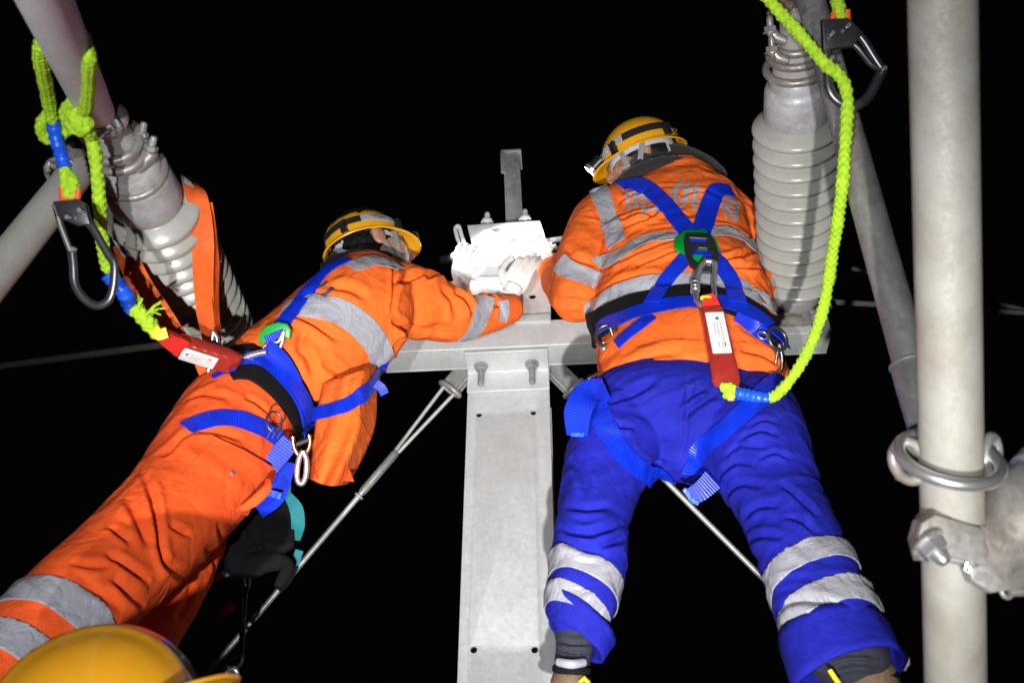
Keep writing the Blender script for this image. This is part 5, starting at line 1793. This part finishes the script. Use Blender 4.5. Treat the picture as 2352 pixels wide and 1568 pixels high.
def dring(parent, c, R, r, axis, mat, name='d_ring', sx=1.0, sy=1.0, hint=UP):
    return ring(name, c, axis, R, r, mat, parent, 36, 10, sx, sy, hint)

# ---------------------------------------------------------------- harness of the worker in blue trousers
harn_r = thing('safety_harness', P(1590, 700, 1.74), 'blue webbing safety harness with green back plate on the worker in blue trousers', 'harness', 'safety harnesses')
bvR_all = bvh_of(jacket_r.data, trousers_r.data)
bvR_col = bvh_of(jacket_r.data, *[c.data for c in worker_r.children if c.name.startswith('fleece_collar')])
belt = drape('belt_pad', [(1358, 762), (1392, 742), (1450, 712), (1530, 692), (1600, 688), (1680, 702), (1740, 737), (1778, 772)], 0.088, bvR_all, M['black_cloth'], harn_r, 0.006, 0.008, 9, 0.01, 2, 0.07)
bvB = bvh_of(jacket_r.data, trousers_r.data, belt.data)
def strapR(name, path, w=0.046, b=None, off=0.008, **k):
    return drape(name, path, w, b or bvB, M['web'], harn_r, off, 0.0028, 5, 0.007, 2, 0.06, **k)
strapR('shoulder_strap', [(1424, 432), (1456, 424), (1490, 438), (1530, 476), (1566, 520), (1594, 552)], 0.050, bvR_col, 0.006)
strapR('shoulder_strap', [(1678, 446), (1648, 440), (1634, 462), (1622, 500), (1608, 550)], 0.050, bvR_col, 0.008)
strapR('back_strap', [(1586, 585), (1560, 615), (1530, 650), (1498, 700)], 0.040)
strapR('back_strap', [(1626, 585), (1656, 615), (1680, 655), (1692, 700)], 0.044)
ws = strapR('waist_strap', [(1384, 768), (1400, 755), (1450, 736), (1520, 716), (1590, 706), (1606, 705)], 0.050, bvR_all, 0.0175)
ws2 = strapR('waist_strap', [(1622, 704), (1660, 706), (1700, 720), (1745, 748), (1788, 790)], 0.050, bvR_all, 0.0175)
strapR('waist_strap_tail', [(1500, 730), (1470, 752), (1440, 775), (1420, 795)], 0.036, off=0.006)
strapR('waist_strap_tail', [(1690, 728), (1730, 752), (1768, 790)], 0.036, off=0.004)
drape('stitching', [(1400, 758), (1418, 750), (1440, 742)], 0.030, bvh_of(ws.data), M['stitch'], ws, 0.0035, 0.0004, 2, 0.006, 1)
drape('stitching', [(1725, 736), (1745, 750), (1765, 766)], 0.030, bvh_of(ws2.data), M['stitch'], ws2, 0.0035, 0.0004, 2, 0.006, 1)
strapR('leg_strap', [(1362, 908), (1372, 930), (1392, 985), (1425, 1040), (1465, 1078), (1505, 1098), (1535, 1096)], 0.046, bvTR, 0.004)
strapR('leg_strap', [(1800, 868), (1770, 890), (1730, 930), (1680, 975), (1630, 1018), (1600, 1052), (1588, 1085)], 0.046, bvTR, 0.004)
ribbon('leg_strap', [PD(1392, 893, 2.12), PD(1350, 905, 2.08), PD(1328, 945, 2.05), PD(1326, 1000, 2.05)], [0.05, 0.06, 0.06, 0.045], camdir(-0.35, 0.1, -0.9), M['web'], harn_r)
ribbon('strap_end', [PD(1312, 997, 2.05), PD(1342, 998, 2.04)], 0.008, TOCAM, M['blue_sleeve'], harn_r, 0.003)
ribbon('strap_end', [PD(1638, 1100, 2.05), PD(1612, 1125, 2.04), PD(1588, 1140, 2.04)], [0.045, 0.040, 0.035], camdir(0.2, 0.3, -0.9), M['web'], harn_r)
ribbon('strap_tip', [PD(1570, 1122, 2.03), PD(1590, 1148, 2.03), PD(1604, 1156, 2.03)], 0.008, TOCAM, M['blue_sleeve'], harn_r, 0.003)
# green back plate, steel D plate
l, n = hit(bvR_all, 1598, 560)
dB = (l - CAMPOS).dot(FW) - 0.018
def near_body(px, py, off, b):
    q = hit(b, px, py)[0]
    return PD(px, py, (q - CAMPOS).dot(FW) - off)
kx = dB / FPX
def pxpoly(pts, c):
    return [((x - c[0]) * kx, -(y - c[1]) * kx) for x, y in pts]
tP, bP = near_body(1598, 540, 0.030, bvB), near_body(1606, 640, 0.046, bvB)
GU = (tP - bP).normalized()
GN = RT.cross(GU).normalized()
if GN.dot(TOCAM) < 0:
    GN = -GN
ky = (tP - bP).length / 100.0
gp = lambda x, y, o=0.0: tP + RT * ((x - 1598) * kx) - GU * ((y - 540) * ky) + GN * o
def pxpoly2(pts):
    return [((x - 1598) * kx, -(y - 540) * ky) for x, y in pts]
plate('back_plate', pxpoly2([(1572, 528), (1618, 526), (1640, 545), (1650, 575), (1646, 582), (1622, 572), (1600, 600), (1578, 588), (1556, 572), (1549, 565), (1550, 553)]), [], 0.012, tP - GN * 0.006, (RT, GU, GN), M['green'], harn_r, 0.003)
dp = plate('dorsal_plate', pxpoly2([(1576, 545), (1626, 546), (1638, 565), (1644, 600), (1636, 620), (1620, 632), (1598, 632), (1580, 620), (1571, 600), (1570, 560)]), [pxpoly2([(1580, 553), (1622, 556), (1624, 569), (1580, 566)]), pxpoly2([(1600, 577), (1620, 579), (1632, 592), (1630, 610), (1616, 619), (1598, 617), (1584, 604), (1584, 588)])], 0.006, tP + GN * 0.008, (RT, GU, GN), M['dark_chrome'], harn_r, 0.0022)
ribbon('webbing_loop', [gp(1577, 558, 0.001), gp(1602, 560, 0.006), gp(1627, 563, 0.001)], 0.020, GN, M['web'], harn_r)
ribbon('webbing_loop', [gp(1582, 584, 0.001), gp(1605, 586, 0.003), gp(1630, 588, 0.001)], 0.018, GN, M['web'], harn_r)
cz3 = lambda x, y: gp(x, y, 0.014) if y < 640 else near_body(x, y, 0.050, bvB)
snap = tube('carabiner', catmull([cz3(x, y) for x, y in ((1612, 612), (1632, 618), (1639, 650), (1641, 685), (1630, 702), (1612, 700), (1600, 690))], 8), 0.0066, M['chrome'], harn_r, 12)
tube('screw_gate', [cz3(x, y) for x, y in ((1600, 690), (1598, 672), (1596, 648), (1600, 625), (1612, 612))], [0.006, 0.009, 0.010, 0.008, 0.0065], M['chrome'], harn_r, 14)
for q in (652, 660, 668):
    ring('knurl', cz3(1597, q), GU, 0.0102, 0.0014, M['chrome'], harn_r, 24, 6)
# side rings and dangling connectors
dS = (hit(bvB, 1400, 765)[0] - CAMPOS).dot(FW) - 0.02
dring(harn_r, PD(1394, 770, dS), 0.026, 0.0048, camdir(-0.25, 0.35, -0.9), M['dark_chrome'])
tube('ring_bar', [PD(1400, 748, dS), PD(1412, 786, dS)], 0.005, M['dark_chrome'], harn_r, 10)
cn = tube('connector', [PD(1386, 786, dS), PD(1388, 812, dS), PD(1387, 842, dS)], [0.006, 0.0065, 0.006], M['chrome'], harn_r, 12)
for y in (800, 826, 846):
    ring('connector_link', PD(1387, y, dS), camdir(0.1, 1, 0.1), 0.008, 0.0028, M['chrome'], cn, 20, 8)
tube('connector_link', catmull([PD(x, y, dS) for x, y in ((1386, 852), (1366, 862), (1352, 872), (1374, 894), (1394, 892), (1398, 870), (1386, 852))], 6), 0.0055, M['dark_chrome'], harn_r, 12)
dS2 = (hit(bvB, 1770, 790)[0] - CAMPOS).dot(FW) - 0.015
dring(harn_r, PD(1786, 778, dS2), 0.026, 0.0048, camdir(0.45, 0.3, -0.8), M['dark_chrome'])
tube('connector_link', catmull([PD(x, y, dS2) for x, y in ((1790, 790), (1796, 820), (1795, 848), (1786, 855), (1782, 830), (1790, 790))], 6), 0.0045, M['dark_chrome'], harn_r, 12)
dring(harn_r, PD(1752, 770, dS2 - 0.02), 0.011, 0.0022, camdir(0.2, 0.6, -0.7), M['chrome'], 'small_ring')

# ---------------------------------------------------------------- shock absorbing lanyards
def absorber(parent, a, b, w0, w1, th, nrm, lab=True):
    """shrink-wrapped red pack from a to b with a printed label"""
    ax = (b - a).normalized()
    nn = (nrm - ax * nrm.dot(ax)).normalized()
    sd = ax.cross(nn)
    L = (b - a).length
    g = Geo()
    rows = 26
    vs, fs = [], []
    m = 20
    for i in range(rows + 1):
        u = i / rows
        w = (w0 + (w1 - w0) * u) * (1 - 0.35 * max(0, (0.06 - u) / 0.06) ** 2 - 0.12 * max(0, (u - 0.94) / 0.06) ** 2)
        t = th * (1 - 0.55 * max(0, (0.10 - u) / 0.10) ** 2 - 0.75 * max(0, (u - 0.80) / 0.20) ** 1.5)
        for k in range(m):
            an = 2 * math.pi * k / m
            ca, sa = math.cos(an), math.sin(an)
            e = 0.42
            vs.append(a + ax * (L * u) + sd * (w / 2 * math.copysign(abs(ca) ** e, ca)) + nn * (t / 2 * math.copysign(abs(sa) ** e, sa) + 0.0012 * math.sin(u * 40 + k)))
    for i in range(rows):
        for k in range(m):
            k2 = (k + 1) % m
            fs.append((i * m + k, i * m + k2, (i + 1) * m + k2, (i + 1) * m + k))
    fs += [tuple(reversed(range(m))), tuple(rows * m + k for k in range(m))]
    g.add(vs, fs)
    pk = link('absorber_pack', fix(g.mesh('absorber_pack')), M['red_film'], parent, 60)
    # label
    w = (w0 + w1) / 2 * 0.74
    l0, l1 = 0.14, 0.66
    o = a + ax * (L * (l0 + l1) / 2) + nn * (th / 2 + 0.0022)
    lb = plate('label', rrect(-w / 2, -L * (l1 - l0) / 2, w / 2, L * (l1 - l0) / 2, 0.002), [], 0.0012, o, (-sd, -ax, nn), M['label'], pk, 0.0002)
    return pk, ax, nn, sd, L, o, w, L * (l1 - l0)
def label_print(lb_parent, o, sd, ax, nn, w, h):
    """rows of print as seen: green emblem, red characters, faint small lines"""
    def blk(u, v, du, dv, mat, k=4):
        c = o + sd * (u * w) + ax * (v * h) + nn * 0.0011
        plate('print', rrect(-du * w, -dv * h, du * w, dv * h, min(du * w, dv * h) * 0.4, 2), [], 0.0004, c, (sd, -ax, nn), mat, lb_parent, 0.0)
    blk(0.08, -0.35, 0.085, 0.022, M['ink_green']); blk(0.08, -0.318, 0.085, 0.012, M['ink_green'])
    for i in range(7):
        blk(0.20, -0.25 + i * 0.072, 0.035, 0.013, M['ink_red'])
    blk(0.24, 0.30, 0.045, 0.05, M['ink_red'])
    for q, v0, n in ((0.02, -0.22, 9), (-0.14, -0.24, 8), (0.10, 0.24, 4), (-0.08, 0.22, 4)):
        blk(q, v0 + n * 0.018, 0.022, n * 0.018, M['ink_grey'])
lan_r = thing('shock_lanyard', P(1650, 800, 1.7), 'red shock pack with green rope lanyard hanging from the blue-trousered worker', 'lanyard', 'shock absorbing lanyards')
a, b = near_body(1633, 704, 0.050, bvB), near_body(1670, 886, 0.050, bvB)
da = (a - CAMPOS).dot(FW)
db = (b - CAMPOS).dot(FW)
pk, ax_, nn_, sd_, Lp, o_, w_, h_ = absorber(lan_r, a, b, 0.050, 0.060, 0.030, TOCAM)
s_right = sd_ if sd_.dot(RT) > 0 else -sd_
label_print(pk, o_, s_right, ax_, nn_, w_, h_)
ribbon('red_loop', [PD(1624, 676, da), PD(1628, 690, da), PD(1634, 710, da)], [0.026, 0.034, 0.042], TOCAM, M['web_red'], lan_r, 0.008)
ring('yellow_thimble', PD(1625, 686, da - 0.002), camdir(0.2, -0.8, -0.6), 0.014, 0.004, M['yellow_tube'], lan_r, 24, 8, 1.2, 0.5)
RR = 0.0118
kn = [PD(x, y, db - 0.005) for x, y in ((1652, 893), (1668, 889), (1684, 893), (1690, 903), (1676, 908), (1660, 902))]
rope('rope_eye', kn, 0.0115, lan_r)
tube('yellow_thimble_end', [PD(1676, 905, db - 0.012), PD(1682, 914, db - 0.012)], [0.009, 0.011], M['yellow_tube'], lan_r, 12)
sl = catmull([PD(x, y, db - 0.01) for x, y in ((1686, 902), (1706, 905), (1730, 910), (1762, 916))], 8)
tube('blue_sleeve', sl, [0.0135 + 0.0012 * math.sin(i * 1.7) for i in range(len(sl))], M['blue_sleeve'], lan_r, 18)
zr = lambda y: np.interp(y, [0, 430, 620, 915], [1.78, 1.79, 1.93, db - 0.01])
rope('rope', [PD(x, y, float(zr(y))) for x, y in ((1758, 915), (1778, 910), (1800, 890), (1832, 848), (1862, 792), (1888, 718), (1902, 650), (1912, 580), (1925, 500), (1935, 420), (1940, 350), (1945, 280), (1946, 225), (1938, 190), (1922, 168), (1895, 148), (1860, 106), (1820, 60), (1785, 22), (1750, -22), (1725, -60))], RR, lan_r)
rope('hook_rope', [PD(x, y, 1.80) for x, y in ((1912, -50), (1918, -20), (1924, 6), (1930, 34), (1932, 50))], 0.0125, lan_r)
tube('orange_thimble', catmull([PD(x, y, 1.80) for x, y in ((1916, 30), (1914, 50), (1930, 62), (1946, 50), (1946, 24))], 6), 0.006, M['rubber_orange'], lan_r, 10)
hk = 1.79
hook_r = snap_hook(lan_r, [PD(x, y, hk) for x, y in ((1900, 62), (1899, 110), (1902, 160), (1905, 200), (1918, 225), (1942, 240), (1968, 242), (1990, 228), (2008, 200), (2022, 172), (2028, 160))], 0.0095, [PD(x, y, hk) for x, y in ((1960, 66), (1984, 92), (2008, 130), (2028, 160))], M['dark_chrome'],
    (PD(1930, 78, hk), [(-0.032, 0.022), (0.012, 0.024), (0.036, 0.0), (0.020, -0.022), (-0.004, -0.024), (-0.030, -0.030)]), TOCAM, [PD(1909, 80, hk - 0.012), PD(1908, 136, hk - 0.012), PD(1946, 62, hk - 0.012), PD(2028, 160, hk - 0.008)])
tube('inner_lever', [PD(1912, 84, hk), PD(1950, 92, hk), PD(1972, 112, hk), PD(2000, 148, hk), PD(2022, 160, hk)], 0.0055, M['dark_chrome'], hook_r, 10)

# left lanyard: rope hitched round the tube, big hook, sleeve, red pack
lan_l = thing('shock_lanyard', PD(180, 300, 1.82), 'green rope lanyard knotted round the upper tube with snap hook and red pack', 'lanyard', 'shock absorbing lanyards')
RL = 0.0112
rope('rope', [PD(x, y, d) for x, y, d in ((130, 64, 1.40), (104, 90, 1.41), (92, 118, 1.44), (96, 150, 1.50), (104, 190, 1.60), (112, 235, 1.70), (120, 282, 1.755))], RL, lan_l)
rope('rope', [PD(x, y, d) for x, y, d in ((150, 56, 1.44), (176, 72, 1.46), (194, 96, 1.44), (204, 130, 1.43), (203, 170, 1.50), (201, 215, 1.60), (196, 250, 1.68), (182, 262, 1.72))], RL, lan_l)
rope('knot', [PD(x, y, d) for x, y, d in ((205, 268, 1.78), (190, 246, 1.74), (165, 240, 1.73), (152, 256, 1.74), (162, 284, 1.72), (186, 296, 1.72), (200, 284, 1.72), (188, 262, 1.71), (168, 262, 1.71), (176, 282, 1.71), (200, 300, 1.74), (208, 312, 1.77))], 0.0135, lan_l)
rope('rope_bight', [PD(x, y, d) for x, y, d in ((170, 262, 1.76), (140, 256, 1.78), (112, 262, 1.79), (96, 282, 1.79), (98, 308, 1.78), (116, 320, 1.77), (140, 312, 1.77), (158, 292, 1.77), (168, 272, 1.76))], RL, lan_l)
sl = catmull([PD(x, y, 1.755) for x, y in ((122, 278), (126, 305), (134, 335), (143, 362), (150, 386))], 8)
tube('blue_sleeve', sl, [0.0118 + 0.0012 * math.sin(i * 1.3) + 0.0008 * math.sin(i * 3.1) for i in range(len(sl))], M['blue_sleeve'], lan_l, 18)
rope('rope_eye', [PD(x, y, 1.755) for x, y in ((149, 380), (152, 405), (152, 425), (160, 448), (168, 452), (172, 440), (168, 420), (158, 398))], 0.0112, lan_l)
tube('orange_thimble', catmull([PD(x, y, 1.752) for x, y in ((142, 430), (146, 458), (158, 462), (168, 444), (177, 456), (180, 436))], 6), 0.0058, M['rubber_orange'], lan_l, 10)
rope('rope', [PD(x, y, d) for x, y, d in ((204, 300, 1.78), (214, 330, 1.79), (220, 370, 1.80), (226, 430, 1.82), (230, 490, 1.85), (236, 560, 1.89), (243, 606, 1.92), (250, 628, 1.93))], RL + 0.0012, lan_l)
sl = catmull([PD(x, y, d) for x, y, d in ((246, 628, 1.93), (265, 648, 1.94), (285, 672, 1.95), (298, 700, 1.97), (306, 708, 1.97))], 8)
tube('blue_sleeve', sl, [0.0155 + 0.0014 * math.sin(i * 1.5) for i in range(len(sl))], M['blue_sleeve'], lan_l, 18)
rope('rope', [PD(x, y, d) for x, y, d in ((302, 702, 1.97), (320, 718, 1.98), (338, 738, 1.99), (355, 758, 2.0), (372, 776, 2.01))], 0.0165, lan_l)
random.seed(3)
for k in range(9):
    x1, y1 = random.uniform(350, 380), random.uniform(690, 728)
    tube('frayed_strand', catmull([PD(334 + k, 724 - k, 1.97), PD((334 + x1) / 2 + 4, (724 + y1) / 2 - 6, 1.965), PD(x1, y1, 1.96)], 5), 0.0018, M['rope'], lan_l, 6)
for k in range(4):
    tube('frayed_strand', catmull([PD(318, 705, 1.965), PD(318 + k * 3, 690 - k, 1.96), PD(316 + 2 * k, 676 + 3 * k, 1.96)], 5), 0.0015, M['rope'], lan_l, 6)
ribbon('yellow_tab', [PD(355, 756, 1.985), PD(366, 768, 1.985), PD(384, 764, 1.99)], 0.022, TOCAM, M['yellow_tube'], lan_l, 0.004)
ribbon('red_loop', [PD(372, 764, 2.01), PD(392, 778, 2.03), PD(420, 796, 2.05)], [0.028, 0.036, 0.042], camdir(0.1, -0.3, -0.9), M['web_red'], lan_l, 0.012)
a, b = PD(398, 788, 2.06), PD(548, 836, 2.12)
pk, ax_, nn_, sd_, Lp, o_, w_, h_ = absorber(lan_l, a, b, 0.052, 0.056, 0.034, camdir(0.05, -0.75, -0.65))
s_d = sd_ if sd_.dot(UP) < 0 else -sd_
label_print(pk, o_, -s_d, ax_, nn_, w_, h_)
hk = 1.745
hook_l = snap_hook(lan_l, [PD(x, y, hk) for x, y in ((190, 500), (212, 522), (232, 556), (252, 590), (262, 604), (262, 640), (256, 675), (244, 694), (222, 702), (200, 692), (180, 670), (170, 645), (168, 610), (165, 580))], 0.0075, [PD(x, y, hk) for x, y in ((127, 470), (138, 510), (152, 550), (164, 580))], M['dark_chrome'],
    (PD(168, 488, hk), [(-0.030, 0.016), (0.008, 0.020), (0.022, 0.012), (0.030, -0.020), (0.012, -0.022), (-0.012, -0.012), (-0.028, -0.006)]), TOCAM, [PD(160, 500, hk - 0.014), PD(188, 484, hk - 0.014), PD(172, 573, hk - 0.008)])
tube('gate_lever', [PD(126, 470, hk - 0.004), PD(140, 520, hk - 0.004), PD(162, 576, hk - 0.004)], 0.0042, M['chrome'], hook_l, 10)

# ---------------------------------------------------------------- orange sling hitched round the slanting insulator
slg = thing('webbing_sling', PD(440, 640, 2.2), 'orange webbing sling hanging round the slanting insulator down to the belt', 'sling')
ribbon('front_strap', [PD(430, 408, 2.28), PD(447, 438, 2.20), PD(458, 490, 2.19), (PD(466, 560, 2.22)), PD(468, 640, 2.25), PD(472, 710, 2.26), PD(482, 785, 2.22)], [0.036, 0.046, 0.05, 0.05, 0.048, 0.044, 0.030], [camdir(0.7, 0.3, -0.6), camdir(0.35, 0.1, -0.9), camdir(-0.1, 0, -1), camdir(-0.1, 0, -1)], M['web_orange'], slg, 0.003)
ribbon('edge_strap', [PD(462, 470, 2.20), PD(478, 540, 2.23), PD(490, 610, 2.26), PD(492, 680, 2.27), PD(500, 790, 2.22)], [0.05, 0.046, 0.04, 0.03, 0.025], [camdir(0.5, 0, -0.85), camdir(0.9, 0, -0.45), camdir(0.97, 0, -0.25), camdir(0.95, 0, -0.3)], M['web_orange'], slg, 0.0028)
ribbon('back_strap', [PD(278, 552, 2.36), PD(300, 606, 2.20), PD(330, 664, 2.17), PD(365, 716, 2.15), PD(398, 770, 2.13), PD(408, 786, 2.12)], 0.052, [camdir(-0.3, 0.3, -0.9), camdir(-0.2, 0.1, -0.95), camdir(0.1, 0.1, -0.95)], M['web_orange'], slg, 0.003)
ribbon('low_strap', [PD(455, 835, 2.20), PD(465, 852, 2.20), PD(476, 880, 2.22)], [0.014, 0.02, 0.012], TOCAM, M['web_orange'], slg, 0.003)
tube('sling_link', catmull([PD(x, y, 2.16) for x, y in ((490, 762), (498, 776), (499, 792), (494, 800), (488, 786), (490, 762))], 6), 0.0055, M['chrome'], slg, 12)

# ---------------------------------------------------------------- harness of the worker in the orange suit
harn_l = thing('safety_harness', P(630, 880, 1.74), 'blue webbing safety harness with black belt on the worker in the orange suit', 'harness', 'safety harnesses')
bvL_all = bvh_of(jacket_l.data, trousers_l.data)
beltL = drape('belt_pad', [(512, 846), (545, 838), (585, 838), (625, 858), (660, 893), (685, 938), (700, 985), (702, 1020)], 0.128, bvL_all, M['black_cloth'], harn_l, 0.012, 0.008, 9, 0.01, 2, 0.08)
bvLB = bvh_of(jacket_l.data, trousers_l.data, beltL.data)
def strapL(name, path, w=0.046, b=None, off=0.008, **k):
    return drape(name, path, w, b or bvLB, M['web'], harn_l, off, 0.0028, 5, 0.007, 2, 0.06, **k)
strapL('shoulder_strap', [(800, 600), (760, 618), (722, 655), (688, 700), (655, 742), (640, 765)], 0.042, bvJL, 0.006)
strapL('waist_strap', [(545, 842), (580, 838), (615, 850), (645, 880), (668, 920), (680, 965), (686, 1000)], 0.044, bvL_all, 0.0225)
strapL('waist_strap', [(612, 808), (640, 830), (655, 862), (668, 905), (690, 950), (702, 998)], 0.042, bvL_all, 0.0265)
lsL = strapL('leg_strap', [(428, 986), (455, 972), (500, 962), (550, 966), (600, 984), (645, 1012)], 0.042, bvTL, 0.004)
strapL('chest_strap', [(716, 952), (760, 944), (805, 928), (840, 898), (866, 862), (884, 832)], 0.034, bvJL, 0.004)
ribbon('strap_end', [PD(862, 880, 2.26), PD(876, 890, 2.26), PD(884, 905, 2.26)], 0.02, TOCAM, M['web'], harn_l)
ribbon('leg_strap', [PD(668, 1012, 2.10), PD(645, 1040, 2.09), PD(622, 1070, 2.09), PD(600, 1110, 2.10)], [0.040, 0.042, 0.036, 0.03], camdir(0.2, 0, -0.95), M['web'], harn_l)
ribbon('leg_strap', [PD(660, 1060, 2.16), PD(648, 1100, 2.16), PD(630, 1140, 2.16), PD(590, 1168, 2.15)], [0.036, 0.04, 0.045, 0.05], camdir(0.3, -0.2, -0.9), M['web'], harn_l)
ribbon('strap_tip', [PD(608, 1128, 2.13), PD(628, 1133, 2.13), PD(646, 1138, 2.13)], 0.014, TOCAM, M['blue_sleeve'], harn_l, 0.004)
for k in range(3):
    drape('stitching', [(612 + k * 12, 1006), (620 + k * 12, 992), (628 + k * 12, 982)], 0.0018, bvh_of(lsL.data), M['stitch'], harn_l, 0.0006, 0.0006, 2, 0.004, 0)
# green back plate with D plate seen edge-on
lq, nq = hit(bvL_all, 640, 790)
dG = (lq - CAMPOS).dot(FW) - 0.012 if lq else 2.3
kx = dG / FPX
c0 = (632, 765)
plate('back_plate', pxpoly([(600, 768), (612, 752), (640, 743), (658, 746), (666, 758), (664, 775), (640, 768), (612, 782), (598, 786)], c0), [], 0.014, PD(632, 765, dG), (RT, UP, TOCAM), M['green'], harn_l, 0.003)
ribbon('webbing_loop', [PD(610, 780, dG - 0.01), PD(630, 772, dG - 0.014), PD(652, 762, dG - 0.01)], 0.016, TOCAM, M['web'], harn_l)
tube('dorsal_plate', catmull([PD(x, y, dG - 0.014) for x, y in ((606, 796), (626, 786), (640, 784), (652, 760), (646, 792), (636, 800), (606, 800), (606, 796))], 5), 0.004, M['chrome'], harn_l, 10)
tube('carabiner', catmull([PD(x, y, dG - 0.05) for x, y in ((545, 836), (560, 822), (590, 812), (612, 808))], 6), 0.0075, M['chrome'], harn_l, 12)
ring('belt_ring', PD(630, 968, 2.06), camdir(0.5, 0.3, -0.8), 0.019, 0.0028, M['dark_chrome'], harn_l, 36, 8, 1.15, 0.85, UP)
tube('side_ring', catmull([PD(x, y, 2.06) for x, y in ((672, 1002), (676, 1028), (688, 1046), (704, 1038), (712, 1018), (710, 998))], 6), 0.0045, M['brass'], harn_l, 12)
tube('ring_bar', [PD(682, 1020, 2.06), PD(712, 1008, 2.06)], 0.0055, M['dark_chrome'], harn_l, 10)
hk2 = tube('carabiner', catmull([PD(x, y, 2.05) for x, y in ((696, 1035), (704, 1056), (703, 1090), (694, 1110), (684, 1104), (682, 1080), (688, 1050), (696, 1035))], 6), 0.0058, M['chrome'], harn_l, 12)
tube('belt_ring', catmull([PD(x, y, 2.18) for x, y in ((482, 842), (478, 852), (480, 866), (490, 870))], 5), 0.003, M['chrome'], harn_l, 8)
drape('waist_strap', [(490, 872), (515, 858), (540, 850)], 0.016, bvLB, M['web'], harn_l, 0.006, 0.0025, 4, 0.007, 1)

# ---------------------------------------------------------------- tool bag hanging behind the far leg
bag = thing('tool_bag', PD(610, 1180, 2.25), 'black tool bag with teal trim hanging below the orange-suited worker', 'tool bag')
g = Geo()
chain_geo(g, [(652, 1080, 1.97, 16, .5), (645, 1140, 1.96, 30, .5), (636, 1190, 1.955, 42, .4), (640, 1240, 1.95, 38, .4), (646, 1262, 1.95, 30, .3)], sup=3.5)
chain_geo(g, [(600, 1190, 1.97, 40, .6), (570, 1235, 1.965, 48, .6), (560, 1280, 1.96, 44, .5), (565, 1312, 1.96, 34, .4)], sup=4)
chain_geo(g, [(520, 1290, 1.98, 22, .6), (560, 1300, 1.96, 26, .6), (620, 1290, 1.955, 22, .6), (660, 1300, 1.95, 14, .5), (640, 1345, 1.95, 10, .5)], sup=3)
me = grow(g, 0.005, 2); wrinkle(me, [], 0.004, 16)
link('bag_body', me, M['black_cloth'], bag, 180)
ribbon('teal_trim', [PD(662, 1138, 2.20), PD(680, 1168, 2.19), (PD(684, 1205, 2.19)), PD(678, 1238, 2.20)], [0.018, 0.030, 0.030, 0.022], camdir(0.3, 0, -0.9), M['teal'], bag, 0.004)
ribbon('teal_trim', [PD(664, 1075, 2.22), PD(660, 1110, 2.21), PD(660, 1145, 2.20)], [0.012, 0.015, 0.014], camdir(0.3, 0, -0.9), M['teal'], bag, 0.004)
ribbon('teal_tip', [PD(688, 1262, 2.2), PD(680, 1285, 2.2), PD(672, 1300, 2.2)], 0.018, camdir(0.2, 0.1, -0.9), M['teal'], bag, 0.004)
ribbon('bag_strap', [PD(678, 1295, 2.2), PD(660, 1330, 2.2), PD(640, 1352, 2.21)], 0.02, camdir(0.2, 0.1, -0.9), M['black_cloth'], bag, 0.004)
ring('brass_ring', PD(634, 1273, 2.17), camdir(0.5, 0.25, -0.8), 0.021, 0.0032, M['brass'], bag, 36, 8, 1.0, 0.8, UP)
ribbon('teal_trim', [PD(500, 1322, 2.2), PD(520, 1318, 2.2), PD(545, 1312, 2.2)], 0.01, TOCAM, M['teal'], bag, 0.003)
tube('bag_clip', catmull([PD(x, y, 2.18) for x, y in ((560, 1322), (562, 1345), (572, 1345), (574, 1322), (566, 1314), (560, 1322))], 5), 0.003, M['chrome'], bag, 8)
pl = thing('pliers', PD(525, 1395, 2.18), 'orange handled pliers dangling under the tool bag', 'pliers')
tube('handle', catmull([PD(x, y, 2.18) for x, y in ((508, 1408), (520, 1402), (532, 1392), (538, 1382))], 6), [0.006] * 6 + [0.0085] * 8 + [0.006] * 5, M['rubber_orange'], pl, 12)
tube('handle', catmull([PD(x, y, 2.19) for x, y in ((485, 1331), (500, 1324), (514, 1316))], 6), 0.0055, M['rubber_orange'], pl, 12)
tube('jaws', catmull([PD(x, y, 2.18) for x, y in ((536, 1384), (546, 1372), (556, 1358))], 6), 0.0055, M['dark_chrome'], pl, 10)
wr = thing('hook_spanner', PD(560, 1440, 2.18), 'long thin dark spanner with a shiny end hanging under the tool bag', 'spanner')
tube('shaft', catmull([PD(x, y, 2.18) for x, y in ((570, 1345), (564, 1372), (560, 1440), (556, 1500), (556, 1518), (545, 1532), (536, 1542))], 8), 0.0042, M['dark_chrome'], wr, 10)
tube('shaft', catmull([PD(x, y, 2.185) for x, y in ((556, 1372), (553, 1440), (552, 1490))], 8), 0.003, M['dark_chrome'], wr, 10)
ring('end_ring', PD(533, 1546, 2.17), camdir(0.4, 0.3, -0.8), 0.011, 0.0055, M['chrome'], wr, 26, 10)
rod('end_nut', PD(520, 1532, 2.175), PD(523, 1546, 2.16), 0.008, M['chrome'], wr, 6)
